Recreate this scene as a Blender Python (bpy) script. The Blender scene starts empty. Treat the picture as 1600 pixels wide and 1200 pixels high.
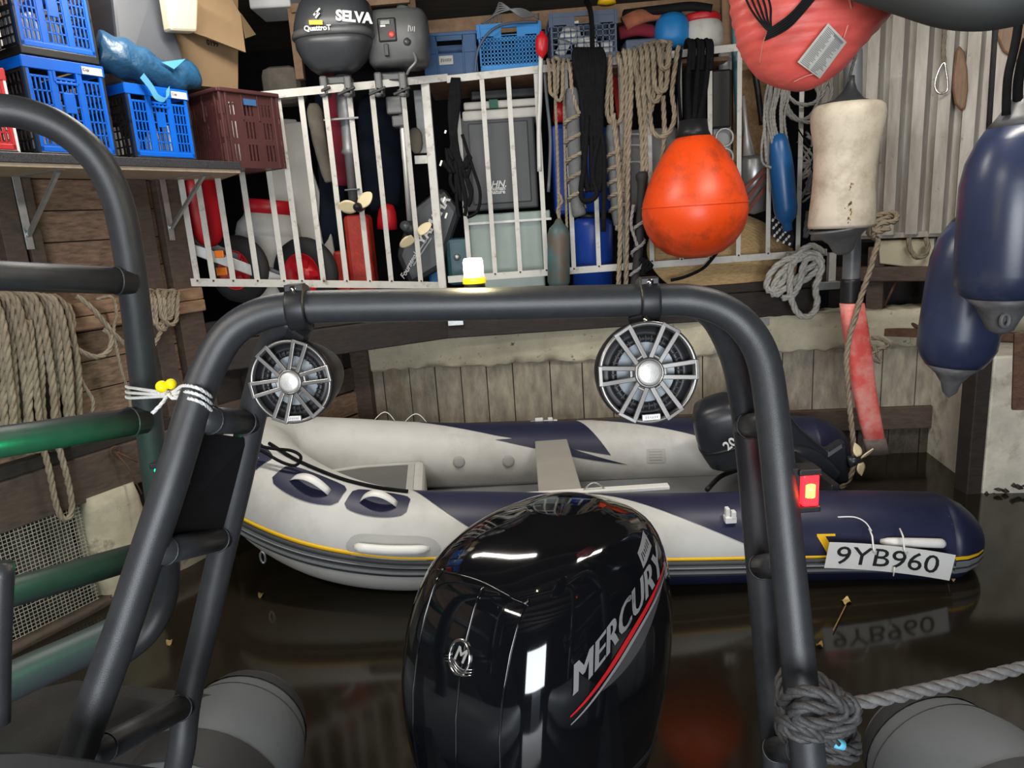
import bpy, math, random, bmesh
from math import sin, cos, pi, radians, tan, atan2, sqrt
from mathutils import Vector as V, Matrix

# ------------------------------------------------------------------ camera, world, lights
S = bpy.context.scene
COL = S.collection
random.seed(7)
FPX = 1109.0; PITCH = radians(13); ROLL = radians(3.8); CAMH = 1.7
_f = V((0, cos(PITCH), -sin(PITCH))); _r0 = V((1, 0, 0)); _u0 = V((0, sin(PITCH), cos(PITCH)))
_r = _r0*cos(ROLL) - _u0*sin(ROLL); _u = _r0*sin(ROLL) + _u0*cos(ROLL)
CP = V((0, 0, CAMH))
cd = bpy.data.cameras.new('camera'); cam = bpy.data.objects.new('camera', cd); COL.objects.link(cam)
cd.sensor_width = 36; cd.lens = FPX/1600*36; cd.clip_start = .02
cam.matrix_world = Matrix(((_r.x, _u.x, -_f.x, 0), (_r.y, _u.y, -_f.y, 0), (_r.z, _u.z, -_f.z, CAMH), (0, 0, 0, 1)))
S.camera = cam
S.view_settings.view_transform = 'Standard'; S.view_settings.look = 'None'
S.view_settings.gamma = 1; S.view_settings.use_curve_mapping = False
S.view_settings.exposure = 0.2
w = bpy.data.worlds.new('daylight'); S.world = w; w.use_nodes = True
w.node_tree.nodes['Background'].inputs[0].default_value = (.75, .85, 1, 1)
w.node_tree.nodes['Background'].inputs[1].default_value = 1.0
def area(name, loc, target, sx, sy, power, col):
    l = bpy.data.lights.new(name, 'AREA'); l.shape = 'RECTANGLE'; l.size = sx; l.size_y = sy
    l.energy = power; l.color = col
    o = bpy.data.objects.new(name, l); COL.objects.link(o); o.location = loc
    o.rotation_euler = (V(target)-V(loc)).to_track_quat('-Z', 'Y').to_euler()
    return o
area('ceiling_lamp_light', (-1.9, .2, 3.05), (-.8, 1.6, .8), 1.3, .16, 34, (1, .95, .86))
area('ceiling_lamp_light', (1.7, 2.4, 3.05), (1.5, 2.9, 0), 1.3, .16, 34, (1, .94, .84))
area('ceiling_lamp_light', (-.9, 3.1, 3.05), (-.7, 3.7, 0), 1.3, .12, 34, (1, .94, .84))
area('doorway_daylight', (0, -2.6, 1.45), (0, 4.0, 1.0), 2.6, 1.5, 175, (.92, .96, 1))

# ------------------------------------------------------------------ pixel rays of the 1600x1200 frame (used to survey the place)
def ray(px, py): return _f + _r*((px-800)/FPX) + _u*((600-py)/FPX)
def P(px, py, Y): d = ray(px, py); return CP + d*(Y/d.y)
def Pz(px, py, z): d = ray(px, py); return CP + d*((z-CAMH)/d.z)
def mpp(Y): return Y*1.02/FPX                 # metres per pixel at depth Y
def Pp(px, py, o, t):                         # vertical plane through o along t
    d = ray(px, py); n = V((t[1], -t[0], 0)); return CP + d*((V(o)-CP).dot(n)/d.dot(n))
OL = V((-2.13, 3.2, 0)); E1 = V((.5, .866, 0)); E2 = V((.866, -.5, 0))   # the left wall: along, out
def LW(out, al, z): return OL + E2*out + E1*al + V((0, 0, z))
def PL(px, py, out=0): return Pp(px, py, OL+E2*out, E1)
ML = Matrix(((E2.x, E1.x, 0, OL.x), (E2.y, E1.y, 0, OL.y), (0, 0, 1, 0), (0, 0, 0, 1)))

# ------------------------------------------------------------------ materials
MATS = {}
def M(name, col, rough=.5, metal=0, var=.15, scale=6, bump=0, bscale=80, col2=None, dirt=None, dscale=5, dlo=.5, dhi=.7,
      stretch=None, spec=.5, emit=0, coat=0, alpha=1, trans=0, rvar=0):
    if name in MATS: return MATS[name]
    m = bpy.data.materials.new(name); m.use_nodes = True; nt = m.node_tree; N = nt.nodes; L = nt.links
    b = N['Principled BSDF']; b.inputs['Roughness'].default_value = rough; b.inputs['Metallic'].default_value = metal
    b.inputs['Specular IOR Level'].default_value = spec; b.inputs['Coat Weight'].default_value = coat
    b.inputs['Coat Roughness'].default_value = .04
    c = (*col, 1)
    b.inputs['Base Color'].default_value = c
    if emit: b.inputs['Emission Color'].default_value = c; b.inputs['Emission Strength'].default_value = emit
    if trans: b.inputs['Transmission Weight'].default_value = trans
    tc = N.new('ShaderNodeTexCoord'); mp = N.new('ShaderNodeMapping'); L.new(tc.outputs['Object'], mp.inputs[0])
    if stretch: mp.inputs['Scale'].default_value = stretch
    src = None
    if var or col2:
        n = N.new('ShaderNodeTexNoise'); n.inputs['Scale'].default_value = scale; n.inputs['Detail'].default_value = 6
        n.inputs['Roughness'].default_value = .62
        L.new(mp.outputs[0], n.inputs['Vector'])
        r = N.new('ShaderNodeValToRGB'); r.color_ramp.elements[0].position = .3; r.color_ramp.elements[1].position = .7
        a = col2 if col2 else tuple(x*(1-var) for x in col); d = col if col2 else tuple(min(1, x*(1+var)) for x in col)
        r.color_ramp.elements[0].color = (*a, 1); r.color_ramp.elements[1].color = (*d, 1)
        L.new(n.outputs['Fac'], r.inputs[0]); src = r.outputs[0]
    if dirt:
        n = N.new('ShaderNodeTexNoise'); n.inputs['Scale'].default_value = dscale; n.inputs['Detail'].default_value = 9
        n.inputs['Roughness'].default_value = .7
        L.new(tc.outputs['Object'], n.inputs['Vector'])
        r = N.new('ShaderNodeValToRGB'); r.color_ramp.elements[0].position = dlo; r.color_ramp.elements[1].position = dhi
        L.new(n.outputs['Fac'], r.inputs[0])
        x = N.new('ShaderNodeMix'); x.data_type = 'RGBA'; L.new(r.outputs[0], x.inputs['Factor'])
        if src: L.new(src, x.inputs['A'])
        else: x.inputs['A'].default_value = c
        x.inputs['B'].default_value = (*dirt, 1); src = x.outputs['Result']
    if src: L.new(src, b.inputs['Base Color'])
    if bump:
        n = N.new('ShaderNodeTexNoise'); n.inputs['Scale'].default_value = bscale; n.inputs['Detail'].default_value = 5
        L.new(mp.outputs[0], n.inputs['Vector'])
        bp = N.new('ShaderNodeBump'); bp.inputs['Strength'].default_value = bump; bp.inputs['Distance'].default_value = .01
        L.new(n.outputs['Fac'], bp.inputs['Height']); L.new(bp.outputs[0], b.inputs['Normal'])
    MATS[name] = m; return m

frame_black = M('black powder coat', (.030, .032, .036), .40, 0, .12, 30, .12, 700)
black_pl = M('black plastic', (.014, .014, .016), .42, 0, .2, 12, spec=.35)
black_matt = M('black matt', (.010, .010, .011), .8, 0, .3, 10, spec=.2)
gloss = M('gloss black cowl', (.004, .0045, .006), .07, 0, 0, spec=.5, coat=.6)
dust_gloss = M('dusty gloss', (.02, .021, .022), .2, 0, .3, 4)
chrome = M('chrome', (.7, .7, .7), .18, 1, 0)
gunmetal = M('brushed gunmetal', (.26, .25, .24), .36, .85, .15, 20)
silver = M('silver cap', (.62, .61, .59), .5, .6, .05, 60, .1, 400)
spk_grey = M('speaker cone grey', (.30, .34, .37), .5, 0, .05)
blue_cr = M('blue crate plastic', (.001, .112, .58), .42, 0, .08, spec=.3)
blue_dk = M('dull blue plastic', (.03, .10, .24), .5, 0, .12)
blue_br = M('bright blue plastic', (.015, .22, .58), .45, 0, .1)
blue_bar = M('blue drum plastic', (.012, .06, .36), .4, 0, .12)
blue_gr = M('grey blue plastic', (.07, .10, .16), .5, 0, .1)
blue_f = M('blue fender', (.012, .095, .27), .35, 0, .1)
brown_cr = M('brown crate plastic', (.062, .022, .022), .36, 0, .12, 10)
red_pl = M('red plastic', (.55, .012, .02), .4, 0, .12)
red_met = M('worn red metal', (.52, .04, .025), .5, .1, .2, 14, .15, 60, dirt=(.12, .05, .04), dscale=14, dlo=.56, dhi=.72)
orange = M('orange buoy vinyl', (.86, .075, .008), .38, 0, .08, 5, .03, 60, dirt=(.13, .03, .012), dscale=6, dlo=.49, dhi=.80, stretch=(1, 1, 1))
orange_b = M('orange reflector', (.9, .22, .02), .3, 0, .1)
navy = M('navy pvc', (.014, .017, .050), .45, 0, .15, 5)
fend_navy = M('navy fender', (.024, .034, .078), .32, 0, .15, 4, .02, 50, dirt=(.09, .09, .10), dscale=2.2, dlo=.62, dhi=.9)
pvc_l = M('light grey pvc', (.56, .56, .54), .5, 0, .06, 4, .02, 200, dirt=(.40, .39, .36), dscale=3, dlo=.5, dhi=.8)
pvc_m = M('mid grey pvc', (.19, .20, .21), .5, 0, .06, 4)
pvc_d = M('dark grey pvc', (.045, .048, .052), .55, 0, .1, 6)
rib_grey = M('rib tube grey', (.135, .15, .162), .5, 0, .07, 4, .02, 250)
rib_strip = M('rib dark strip', (.028, .029, .031), .6, 0, .1, 8)
yellow = M('yellow', (.85, .50, .01), .5, 0, .05)
ball_y = M('yellow ball', (.95, .78, .0), .4, 0, .03)
white_pl = M('white plastic', (.80, .80, .78), .4, 0, .05)
white_pnt = M('worn white paint', (.56, .55, .515), .45, 0, .08, 12, .05, 90, dirt=(.22, .16, .11), dscale=16, dlo=.56, dhi=.74)
alu = M('dull aluminium', (.42, .42, .41), .42, .7, .15, 20)
steel = M('galvanised bracket', (.50, .52, .53), .4, .8, .12, 30)
white_f = M('aged white fender', (.58, .52, .42), .5, 0, .12, 4, .04, 40, dirt=(.24, .18, .12), dscale=6, dlo=.46, dhi=.80)
rope_tan = M('tan rope', (.30, .25, .185), .85, 0, .25, 30, .3, 300, dirt=(.20, .16, .115), dscale=5, dlo=.42, spec=.2)
rope_grey = M('grey rope', (.27, .265, .25), .85, 0, .25, 40, .3, 300)
rope_drk = M('dark mooring rope', (.055, .055, .056), .6, 0, .35, 60, .25, 300)
rope_moor = M('grey mooring rope', (.15, .148, .145), .6, 0, .3, 60, .25, 300)
rope_wht = M('white cord', (.72, .72, .72), .75, 0, .2, 200, .3, 300)
rope_blk = M('black rope', (.008, .008, .009), .85, 0, .3, 40, spec=.12)
rope_old = M('old brown rope', (.24, .20, .15), .9, 0, .2, 40, .3, 200)
hose_gr = M('grey foam hose', (.12, .125, .13), .8, 0, .2, 20, .3, 60)
wood_l = M('weathered wall board', (.33, .21, .14), .75, 0, .3, 5, .35, 30, col2=(.12, .075, .052), stretch=(3, 3, 14), dirt=(.045, .03, .022), dscale=6, dlo=.58, dhi=.75)
wood_b = M('bare beam wood', (.33, .21, .12), .7, 0, .3, 4, .25, 30, col2=(.17, .10, .06), stretch=(3, 3, 12))
wood_d = M('dark stained wood', (.030, .022, .018), .7, 0, .3, 5, .3, 30, col2=(.014, .011, .010), stretch=(3, 3, 12))
wood_m = M('brown stained beam', (.105, .072, .054), .7, 0, .3, 5, .3, 30, col2=(.055, .038, .030), stretch=(3, 3, 12))
wood_s = M('shelf frame wood', (.36, .22, .12), .65, 0, .2, 5, .1, 30, col2=(.25, .14, .08), stretch=(4, 4, 4))
wood_pd = M('varnished paddle wood', (.26, .14, .07), .4, 0, .3, 10, col2=(.15, .08, .04), stretch=(12, 12, 1.5))
chip = M('shelf chipboard', (.50, .40, .29), .8, 0, .12, 40)
edge_bl = M('speckled black edging', (.035, .035, .04), .4, 0, .9, 220)
osb = M('strand board', (.42, .27, .13), .8, 0, .4, 45, .2, 60, col2=(.22, .13, .06))
plank_g = M('grey weathered plank', (.40, .36, .28), .8, 0, .3, 4, .3, 30, col2=(.18, .163, .132), stretch=(5, 5, 1.6), dirt=(.16, .09, .03), dscale=1.7, dlo=.55, dhi=.8)
plank_dk = M('damp plank', (.085, .068, .052), .7, 0, .3, 6, .4, 25, col2=(.025, .02, .016), stretch=(4, 4, 2))
conc = M('old concrete', (.68, .63, .47), .85, 0, .25, 5, .5, 25, col2=(.46, .42, .31), dirt=(.07, .06, .045), dscale=20, dlo=.60, dhi=.70)
conc_w = M('limewashed concrete', (.56, .53, .45), .85, 0, .2, 5, .5, 18, dirt=(.20, .18, .12), dscale=4, dlo=.52, dhi=.72)
stone = M('pale stone', (.58, .52, .40), .85, 0, .25, 6, .7, 12, col2=(.36, .31, .22), dirt=(.12, .09, .06), dscale=5, dlo=.58, dhi=.7)
corr = M('dirty white sheet metal', (.52, .50, .455), .38, .2, .12, 3, .03, 60, col2=(.27, .24, .20), stretch=(5, 5, .8), dirt=(.13, .10, .08), dscale=22, dlo=.63, dhi=.72)
rust = M('rusty steel', (.15, .07, .04), .85, .2, .5, 30, .5, 60, col2=(.06, .035, .025))
card = M('cardboard', (.26, .172, .092), .85, 0, .06, 10)
cream = M('cream plastic tub', (.52, .47, .34), .4, 0, .05)
grey_bin = M('dark grey bin plastic', (.055, .06, .072), .4, 0, .1, 3)
bag_blue = M('blue tarp bag', (.012, .062, .135), .38, 0, .25, 8, .8, 22)
strap_bl = M('light blue strap', (.05, .24, .40), .6, 0, .1)
paper = M('white label', (.60, .59, .54), .6, 0, .06, 30)
ink = M('black ink', (.012, .012, .012), .6, 0, 0)
white_ink = M('white print', (.75, .75, .75), .5, 0, 0)
grey_ink = M('grey print', (.30, .30, .31), .4, .2, 0)
red_ink = M('red print', (.55, .015, .02), .35, 0, 0)
cool_g = M('grey cooler shell', (.055, .058, .062), .5, 0, .08, 4)
cool_w = M('cooler lid white', (.62, .60, .55), .45, 0, .08, 10)
mint = M('mint box plastic', (.22, .29, .25), .35, 0, .08, 3)
out_dk = M('outboard dark grey', (.040, .044, .050), .38, 0, .12, 8)
out_md = M('outboard mid grey', (.085, .088, .09), .45, 0, .15, 8)
out_navy = M('outboard navy', (.014, .017, .024), .35, 0, .12, 8)
out_sh = M('outboard leg grey', (.20, .20, .205), .4, .3, .12, 10)
prop_w = M('cream propeller', (.66, .56, .36), .4, 0, .08)
straw = M('straw', (.60, .42, .21), .8, 0, .2, 30, .3, 60, col2=(.38, .25, .11), stretch=(1, 1, 4))
cloth_rd = M('dark red cloth', (.20, .012, .03), .9, 0, .2, 10)
cloth_nv = M('dark navy cloth', (.010, .014, .025), .9, 0, .3, 6, spec=.15)
cloth_bg = M('faded beige cloth', (.20, .175, .14), .9, 0, .2, 10)
cloth_or = M('faded orange cloth', (.40, .13, .07), .9, 0, .3, 10)
jacket = M('coral red nylon', (.74, .115, .095), .48, 0, .1, 7, .35, 14, stretch=(1, 1, 3))
jacket_d = M('deep coral nylon', (.45, .05, .05), .5, 0, .1, 5, .35, 12)
dk_hull = M('smoke grey canvas', (.030, .033, .033), .6, 0, .15, 4)
rubber = M('tyre rubber', (.018, .018, .019), .75, 0, .2, 20)
shell_w = M('pale grey fibreglass', (.55, .54, .50), .5, 0, .08, 5)
barrel_w = M('white barrel plastic', (.62, .61, .56), .45, 0, .06, 5, dirt=(.3, .27, .22), dscale=6, dlo=.55, dhi=.8)
teal_f = M('grimy teal fender', (.045, .12, .13), .5, 0, .4, 8, .1, 30, dirt=(.10, .075, .055), dscale=5, dlo=.42, dhi=.62)
green_h = M('dull teal pole', (.05, .16, .19), .4, 0, .1)
red_pole = M('faded red blade', (.74, .11, .095), .45, 0, .1, 5, .05, 30, dirt=(.70, .42, .37), dscale=5, dlo=.46, dhi=.7)
grey_pole = M('grey pole sleeve', (.13, .14, .15), .4, 0, .15, 6)
silver_can = M('zinc can', (.38, .39, .39), .35, .7, .15, 10)
leafm = M('fallen leaf', (.42, .28, .10), .7, 0, .3, 30, col2=(.25, .14, .05))
lens_red = M('red lit lens', (1, .01, .015), .2, 0, 0, emit=5)
lens_core = M('red lamp core', (1, .16, .02), .2, 0, 0, emit=14)
lens_grn = M('green lit lens', (.0, 1, .35), .2, 0, 0, emit=10)
beacon_e = M('lit beacon lens', (1, .93, .60), .3, 0, 0, emit=9)
water = M('dark canal water', (.016, .013, .008), .105, 0, .25, .8, .03, 2.2, spec=.4)
deck_m = M('black non slip deck', (.016, .016, .017), .55, 0, .25, 5, .25, 260, dirt=(.04, .038, .036), dscale=3, dlo=.5, dhi=.8)
roof_m = M('roof boards', (.16, .13, .10), .8, 0, .3, 4, col2=(.09, .07, .05), stretch=(1, 6, 6))
mesh_w = M('wire mesh', (.48, .45, .38), .5, .4, .2, 30)
tl_clear = M('clear siphon hose', (.55, .55, .53), .25, 0, .1)
# ------------------------------------------------------------------ mesh building
class MB:
    def __init__(s): s.v = []; s.f = []; s.sm = []
    def add(s, vs, fs, smooth=False):
        o = len(s.v); s.v += [tuple(p) for p in vs]
        for f in fs: s.f.append(tuple(i+o for i in f)); s.sm.append(smooth)
        return s
    def box(s, c, d, R=None):
        c = V(c); x, y, z = d[0]/2, d[1]/2, d[2]/2
        vs = [V((a*x, b*y, e*z)) for a in (-1, 1) for b in (-1, 1) for e in (-1, 1)]
        if R is not None: vs = [R @ p for p in vs]
        return s.add([p+c for p in vs], [(0, 1, 3, 2), (4, 6, 7, 5), (0, 4, 5, 1), (2, 3, 7, 6), (0, 2, 6, 4), (1, 5, 7, 3)])
    def bar(s, a, b, w, h, up=V((0, 0, 1))):          # box beam from a to b: w sideways, h along up
        a = V(a); b = V(b); y = (b-a); L = y.length; y = y/L
        x = y.cross(V(up))
        if x.length < 1e-4: x = y.cross(V((.8, -.6, 0)))
        x.normalize(); z = x.cross(y)
        R = Matrix((x, y, z)).transposed()
        return s.box((a+b)/2, (w, L, h), R)
    def tube(s, pts, r, n=10, closed=False, cap=True, flat=1.0):
        pts = [V(p) for p in pts]; k = len(pts); rs = r if isinstance(r, (list, tuple)) else [r]*k
        T = []
        for i in range(k):
            a = pts[(i-1) % k] if (closed or i > 0) else pts[i]; b = pts[(i+1) % k] if (closed or i < k-1) else pts[i]
            t = b-a
            T.append(t.normalized() if t.length > 1e-9 else V((0, 0, 1)))
        u = T[0].orthogonal().normalized(); vs = []
        for i in range(k):
            u = (u - T[i]*u.dot(T[i])); u = u.normalized() if u.length > 1e-6 else T[i].orthogonal().normalized()
            w_ = T[i].cross(u)
            for j in range(n):
                a = 2*pi*j/n; vs.append(pts[i] + (u*cos(a) + w_*sin(a)*flat)*rs[i])
        fs = []
        for i in range(k if closed else k-1):
            for j in range(n):
                a = i*n+j; b = i*n+(j+1) % n; c = ((i+1) % k)*n+(j+1) % n; d = ((i+1) % k)*n+j
                fs.append((a, b, c, d))
        if cap and not closed: fs += [tuple(range(n))[::-1], tuple((k-1)*n+j for j in range(n))]
        return s.add(vs, fs, True)
    def rope(s, pts, r, n=5, strands=3, step=.6, lay=5.0, closed=False):   # laid rope: strands twisted around the path
        pts = resample(pts, r*step*2)
        k = len(pts); T = []
        for i in range(k):
            t = pts[min(i+1, k-1)]-pts[max(i-1, 0)]; T.append(t.normalized() if t.length > 1e-9 else V((0, 0, 1)))
        u = T[0].orthogonal().normalized(); fr = []; dist = 0
        for i in range(k):
            u = (u-T[i]*u.dot(T[i])); u = u.normalized() if u.length > 1e-6 else T[i].orthogonal().normalized()
            if i: dist += (pts[i]-pts[i-1]).length
            fr.append((u.copy(), T[i].cross(u), dist))
        for q in range(strands):
            path = []
            for i in range(k):
                a = 2*pi*(q/strands + fr[i][2]/(lay*r*2*.9)); path.append(pts[i]+(fr[i][0]*cos(a)+fr[i][1]*sin(a))*r*.48)
            s.tube(path, r*.56, n)
        return s
    def lathe(s, prof, Mx=None, n=24, smooth=True, cap=True):
        vs = []; fs = []; k = len(prof)
        for (r, z) in prof:
            for j in range(n):
                a = 2*pi*j/n; vs.append(V((r*cos(a), r*sin(a), z)))
        for i in range(k-1):
            for j in range(n): fs.append((i*n+j, i*n+(j+1) % n, (i+1)*n+(j+1) % n, (i+1)*n+j))
        if cap:
            if prof[0][0] > 1e-5: fs.append(tuple(range(n))[::-1])
            if prof[-1][0] > 1e-5: fs.append(tuple((k-1)*n+j for j in range(n)))
        if Mx is not None: vs = [Mx @ p for p in vs]
        return s.add(vs, fs, smooth)
    def loft(s, rings, smooth=True, cap=True, closed=True):
        n = len(rings[0]); vs = [p for r in rings for p in r]; fs = []
        for i in range(len(rings)-1):
            for j in range(n if closed else n-1): fs.append((i*n+j, i*n+(j+1) % n, (i+1)*n+(j+1) % n, (i+1)*n+j))
        if cap: fs += [tuple(range(n))[::-1], tuple((len(rings)-1)*n+j for j in range(n))]
        return s.add(vs, fs, smooth)
    def prism(s, poly, d, Mx=None):                    # polygon in local xy, depth d along +z
        n = len(poly); vs = [V((x, y, 0)) for x, y in poly]+[V((x, y, d)) for x, y in poly]
        if Mx is not None: vs = [Mx @ p for p in vs]
        fs = [tuple(range(n))[::-1], tuple(range(n, 2*n))]+[(i, (i+1) % n, n+(i+1) % n, n+i) for i in range(n)]
        return s.add(vs, fs)
    def slab(s, quad, th, nrm):                        # quad (or polygon) of world points with a thickness
        n = len(quad); nv = V(nrm).normalized()*th
        vs = [V(p) for p in quad]+[V(p)-nv for p in quad]
        fs = [tuple(range(n)), tuple(range(2*n-1, n-1, -1))]+[(i, n+i, n+(i+1) % n, (i+1) % n) for i in range(n)]
        return s.add(vs, fs)
    def grid(s, fn, nu, nv, smooth=True, th=0):
        vs = [fn(i/nu, j/nv) for i in range(nu+1) for j in range(nv+1)]; m = nv+1
        fs = [(i*m+j, i*m+j+1, (i+1)*m+j+1, (i+1)*m+j) for i in range(nu) for j in range(nv)]
        return s.add(vs, fs, smooth)
    def mesh(s, name):
        me = bpy.data.meshes.new(name); me.from_pydata(s.v, [], s.f)
        me.polygons.foreach_set('use_smooth', s.sm)
        bm = bmesh.new(); bm.from_mesh(me); bmesh.ops.recalc_face_normals(bm, faces=bm.faces); bm.to_mesh(me); bm.free()
        me.update(); return me
def resample(pts, d):
    pts = [V(p) for p in pts]; out = [pts[0].copy()]; acc = 0
    for i in range(1, len(pts)):
        a = pts[i-1]; b = pts[i]; L = (b-a).length
        while acc + L >= d and L > 1e-9:
            t = (d-acc)/L; a = a.lerp(b, t); out.append(a.copy()); L = (b-a).length; acc = 0
        acc += L
    out.append(pts[-1].copy()); return out
def cat(pts, k=6, closed=False):                       # Catmull-Rom
    pts = [V(p) for p in pts]; n = len(pts); out = []
    for i in range(n if closed else n-1):
        p0 = pts[(i-1) % n] if (closed or i) else pts[0]; p1 = pts[i]; p2 = pts[(i+1) % n]
        p3 = pts[(i+2) % n] if (closed or i < n-2) else pts[n-1]
        for j in range(k):
            t = j/k; out.append(.5*((2*p1)+(-p0+p2)*t+(2*p0-5*p1+4*p2-p3)*t*t+(-p0+3*p1-3*p2+p3)*t*t*t))
    if not closed: out.append(pts[-1])
    return out
def axis(o, z, xh=V((1, 0, 0))):                       # matrix with local z along z, origin o
    z = V(z).normalized(); x = V(xh)-z*V(xh).dot(z)
    x = x.normalized() if x.length > 1e-5 else z.orthogonal().normalized(); y = z.cross(x)
    return Matrix(((x.x, y.x, z.x, o[0]), (x.y, y.y, z.y, o[1]), (x.z, y.z, z.z, o[2]), (0, 0, 0, 1)))
def basis(o, x, y, z): return Matrix(((x[0], y[0], z[0], o[0]), (x[1], y[1], z[1], o[1]), (x[2], y[2], z[2], o[2]), (0, 0, 0, 1)))
def link(name, me, m):
    o = bpy.data.objects.new(name, me); COL.objects.link(o)
    if m is not None and not me.materials: me.materials.append(m)
    return o
def bev(o, wdt, seg=2):
    if wdt:
        b = o.modifiers.new('bevel', 'BEVEL'); b.width = wdt; b.segments = seg; b.limit_method = 'ANGLE'; b.angle_limit = radians(40)
def T(name, label, cat_, base, group=None, mat=None):   # an Empty at the base of a thing
    o = bpy.data.objects.new(name, None); COL.objects.link(o); o.empty_display_size = .05
    if mat is not None: o.matrix_world = mat
    else: o.location = base
    o['label'] = label; o['category'] = cat_
    if group: o['group'] = group
    return o
def part(par, name, mb, m, bevel=0, local=False, label=None, stuff=False):
    """a part in world coordinates (local=False) or in the coordinates of its thing"""
    me = mb if isinstance(mb, bpy.types.Mesh) else mb.mesh(name)
    o = link(name, me, m); o.parent = par
    if not local and par.type == 'EMPTY': o.location = -par.location
    bev(o, bevel)
    if label: o['label'] = label
    if stuff: o['kind'] = 'stuff'
    return o
def solo(name, mb, m, label, cat_, group=None, bevel=0):
    vs = [V(p) for p in mb.v]; lo = [min(p[i] for p in vs) for i in range(3)]; hi = [max(p[i] for p in vs) for i in range(3)]
    b = V(((lo[0]+hi[0])/2, (lo[1]+hi[1])/2, lo[2])); mb.v = [tuple(p-b) for p in vs]
    o = link(name, mb.mesh(name), m); o.location = b; o['label'] = label; o['category'] = cat_
    if group: o['group'] = group
    bev(o, bevel); return o
def struct(name, mb, m, bevel=0):
    o = link(name, mb.mesh(name), m); o['kind'] = 'structure'; bev(o, bevel); return o
def sub(par, name, mb, m, bevel=0, label=None, stuff=False):   # piece of a mesh parent that sits at the world origin
    o = link(name, mb if isinstance(mb, bpy.types.Mesh) else mb.mesh(name), m); o.parent = par
    bev(o, bevel)
    if label: o['label'] = label
    if stuff: o['kind'] = 'stuff'
    return o
def textmesh(s, size, bold=0, ext=.0006, shear=0, align='CENTER'):
    c = bpy.data.curves.new('lettering', 'FONT'); c.body = s; c.size = size; c.offset = bold; c.extrude = ext; c.shear = shear
    c.align_x = align; c.align_y = 'CENTER'; c.resolution_u = 3
    o = bpy.data.objects.new('lettering', c); COL.objects.link(o)
    dg = bpy.context.evaluated_depsgraph_get(); me = bpy.data.meshes.new_from_object(o.evaluated_get(dg))
    bpy.data.objects.remove(o); bpy.data.curves.remove(c); me.materials.clear(); return me
def text(par, s, size, Mx, m, bold=0, ext=.0006, shear=0, name='lettering', fn=None, local=False, fat=0):
    me = textmesh(s, size, bold, ext, shear)
    if fat:                                            # heavier strokes without closing the notches
        bm = bmesh.new()
        for i in (-1, -.33, .33, 1):
            m2 = me.copy(); m2.transform(Matrix.Translation((i*fat, 0, i*.0002))); bm.from_mesh(m2); bpy.data.meshes.remove(m2)
        bm.to_mesh(me); bm.free()
    if fn:
        bm = bmesh.new(); bm.from_mesh(me); bmesh.ops.triangulate(bm, faces=bm.faces)
        for _ in range(4):
            bmesh.ops.subdivide_edges(bm, edges=[e for e in bm.edges if e.calc_length() > size*.16], cuts=1); bmesh.ops.triangulate(bm, faces=bm.faces)
        bm.to_mesh(me); bm.free()
        for v in me.vertices: v.co = fn(v.co)
    else: me.transform(Mx)
    me.update(); o = link(name, me, m); o.parent = par
    if par.type == 'EMPTY' and not local: o.location = -par.location
    return o
def marks(par, W, H, Mx, m, n=5, name='worn_print', fn=None):   # print too worn or small to read: a row of strokes
    rs_ = random.Random(n); mb = MB()
    for i in range(n):
        x = (-.5+(i+.5)/n)*W; h = H*rs_.uniform(.6, 1); a = rs_.uniform(-.25, .25)*H
        q = [V((x-a/2-W/n*.2, -h/2, 0)), V((x-a/2+W/n*.2, -h/2, 0)), V((x+a/2+W/n*.2, h/2, 0)), V((x+a/2-W/n*.2, h/2, 0))]
        q = [fn(p) if fn else Mx @ p for p in q]; mb.add(q, [(0, 1, 2, 3)])
    o = link(name, mb.mesh(name), m); o.parent = par; return o
def copy_thing(root, mat=None, label=None, group=None):
    r = root.copy(); COL.objects.link(r)
    if mat is not None: r.matrix_world = mat
    if label: r['label'] = label
    if group: r['group'] = group
    for ch in list(root.children):
        c = ch.copy(); COL.objects.link(c); c.parent = r
        for g in list(ch.children): d = g.copy(); COL.objects.link(d); d.parent = c
    return r
def rring(cx, cy, hx, hy, z, n=32, e=4.0, Mx=None):     # superellipse ring
    out = []
    for j in range(n):
        a = 2*pi*j/n; c = cos(a); s_ = sin(a)
        p = V((cx+hx*math.copysign(abs(c)**(2/e), c), cy+hy*math.copysign(abs(s_)**(2/e), s_), z))
        out.append(Mx @ p if Mx is not None else p)
    return out
# ------------------------------------------------------------------ the boathouse
rnd = random.uniform
WB0 = V((0, 4.78, 0)); WBT = V((1, -.1, 0)).normalized(); WBN = V((-.1, -1, 0)).normalized()   # back wall line and its inward normal
def wb(x, z, o=0): return V((x, 4.78-.1*x, z)) + WBN*o
def PB(px, py, o=0): return Pp(px, py, WB0+WBN*o, WBT)
FZ = 1.20                                              # platform floor height
# water
mb = MB(); mb.slab([(-9, -9, 0), (9, -9, 0), (9, 7, 0), (-9, 7, 0)], .02, (0, 0, 1)); struct('water_surface', mb, water)
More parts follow.
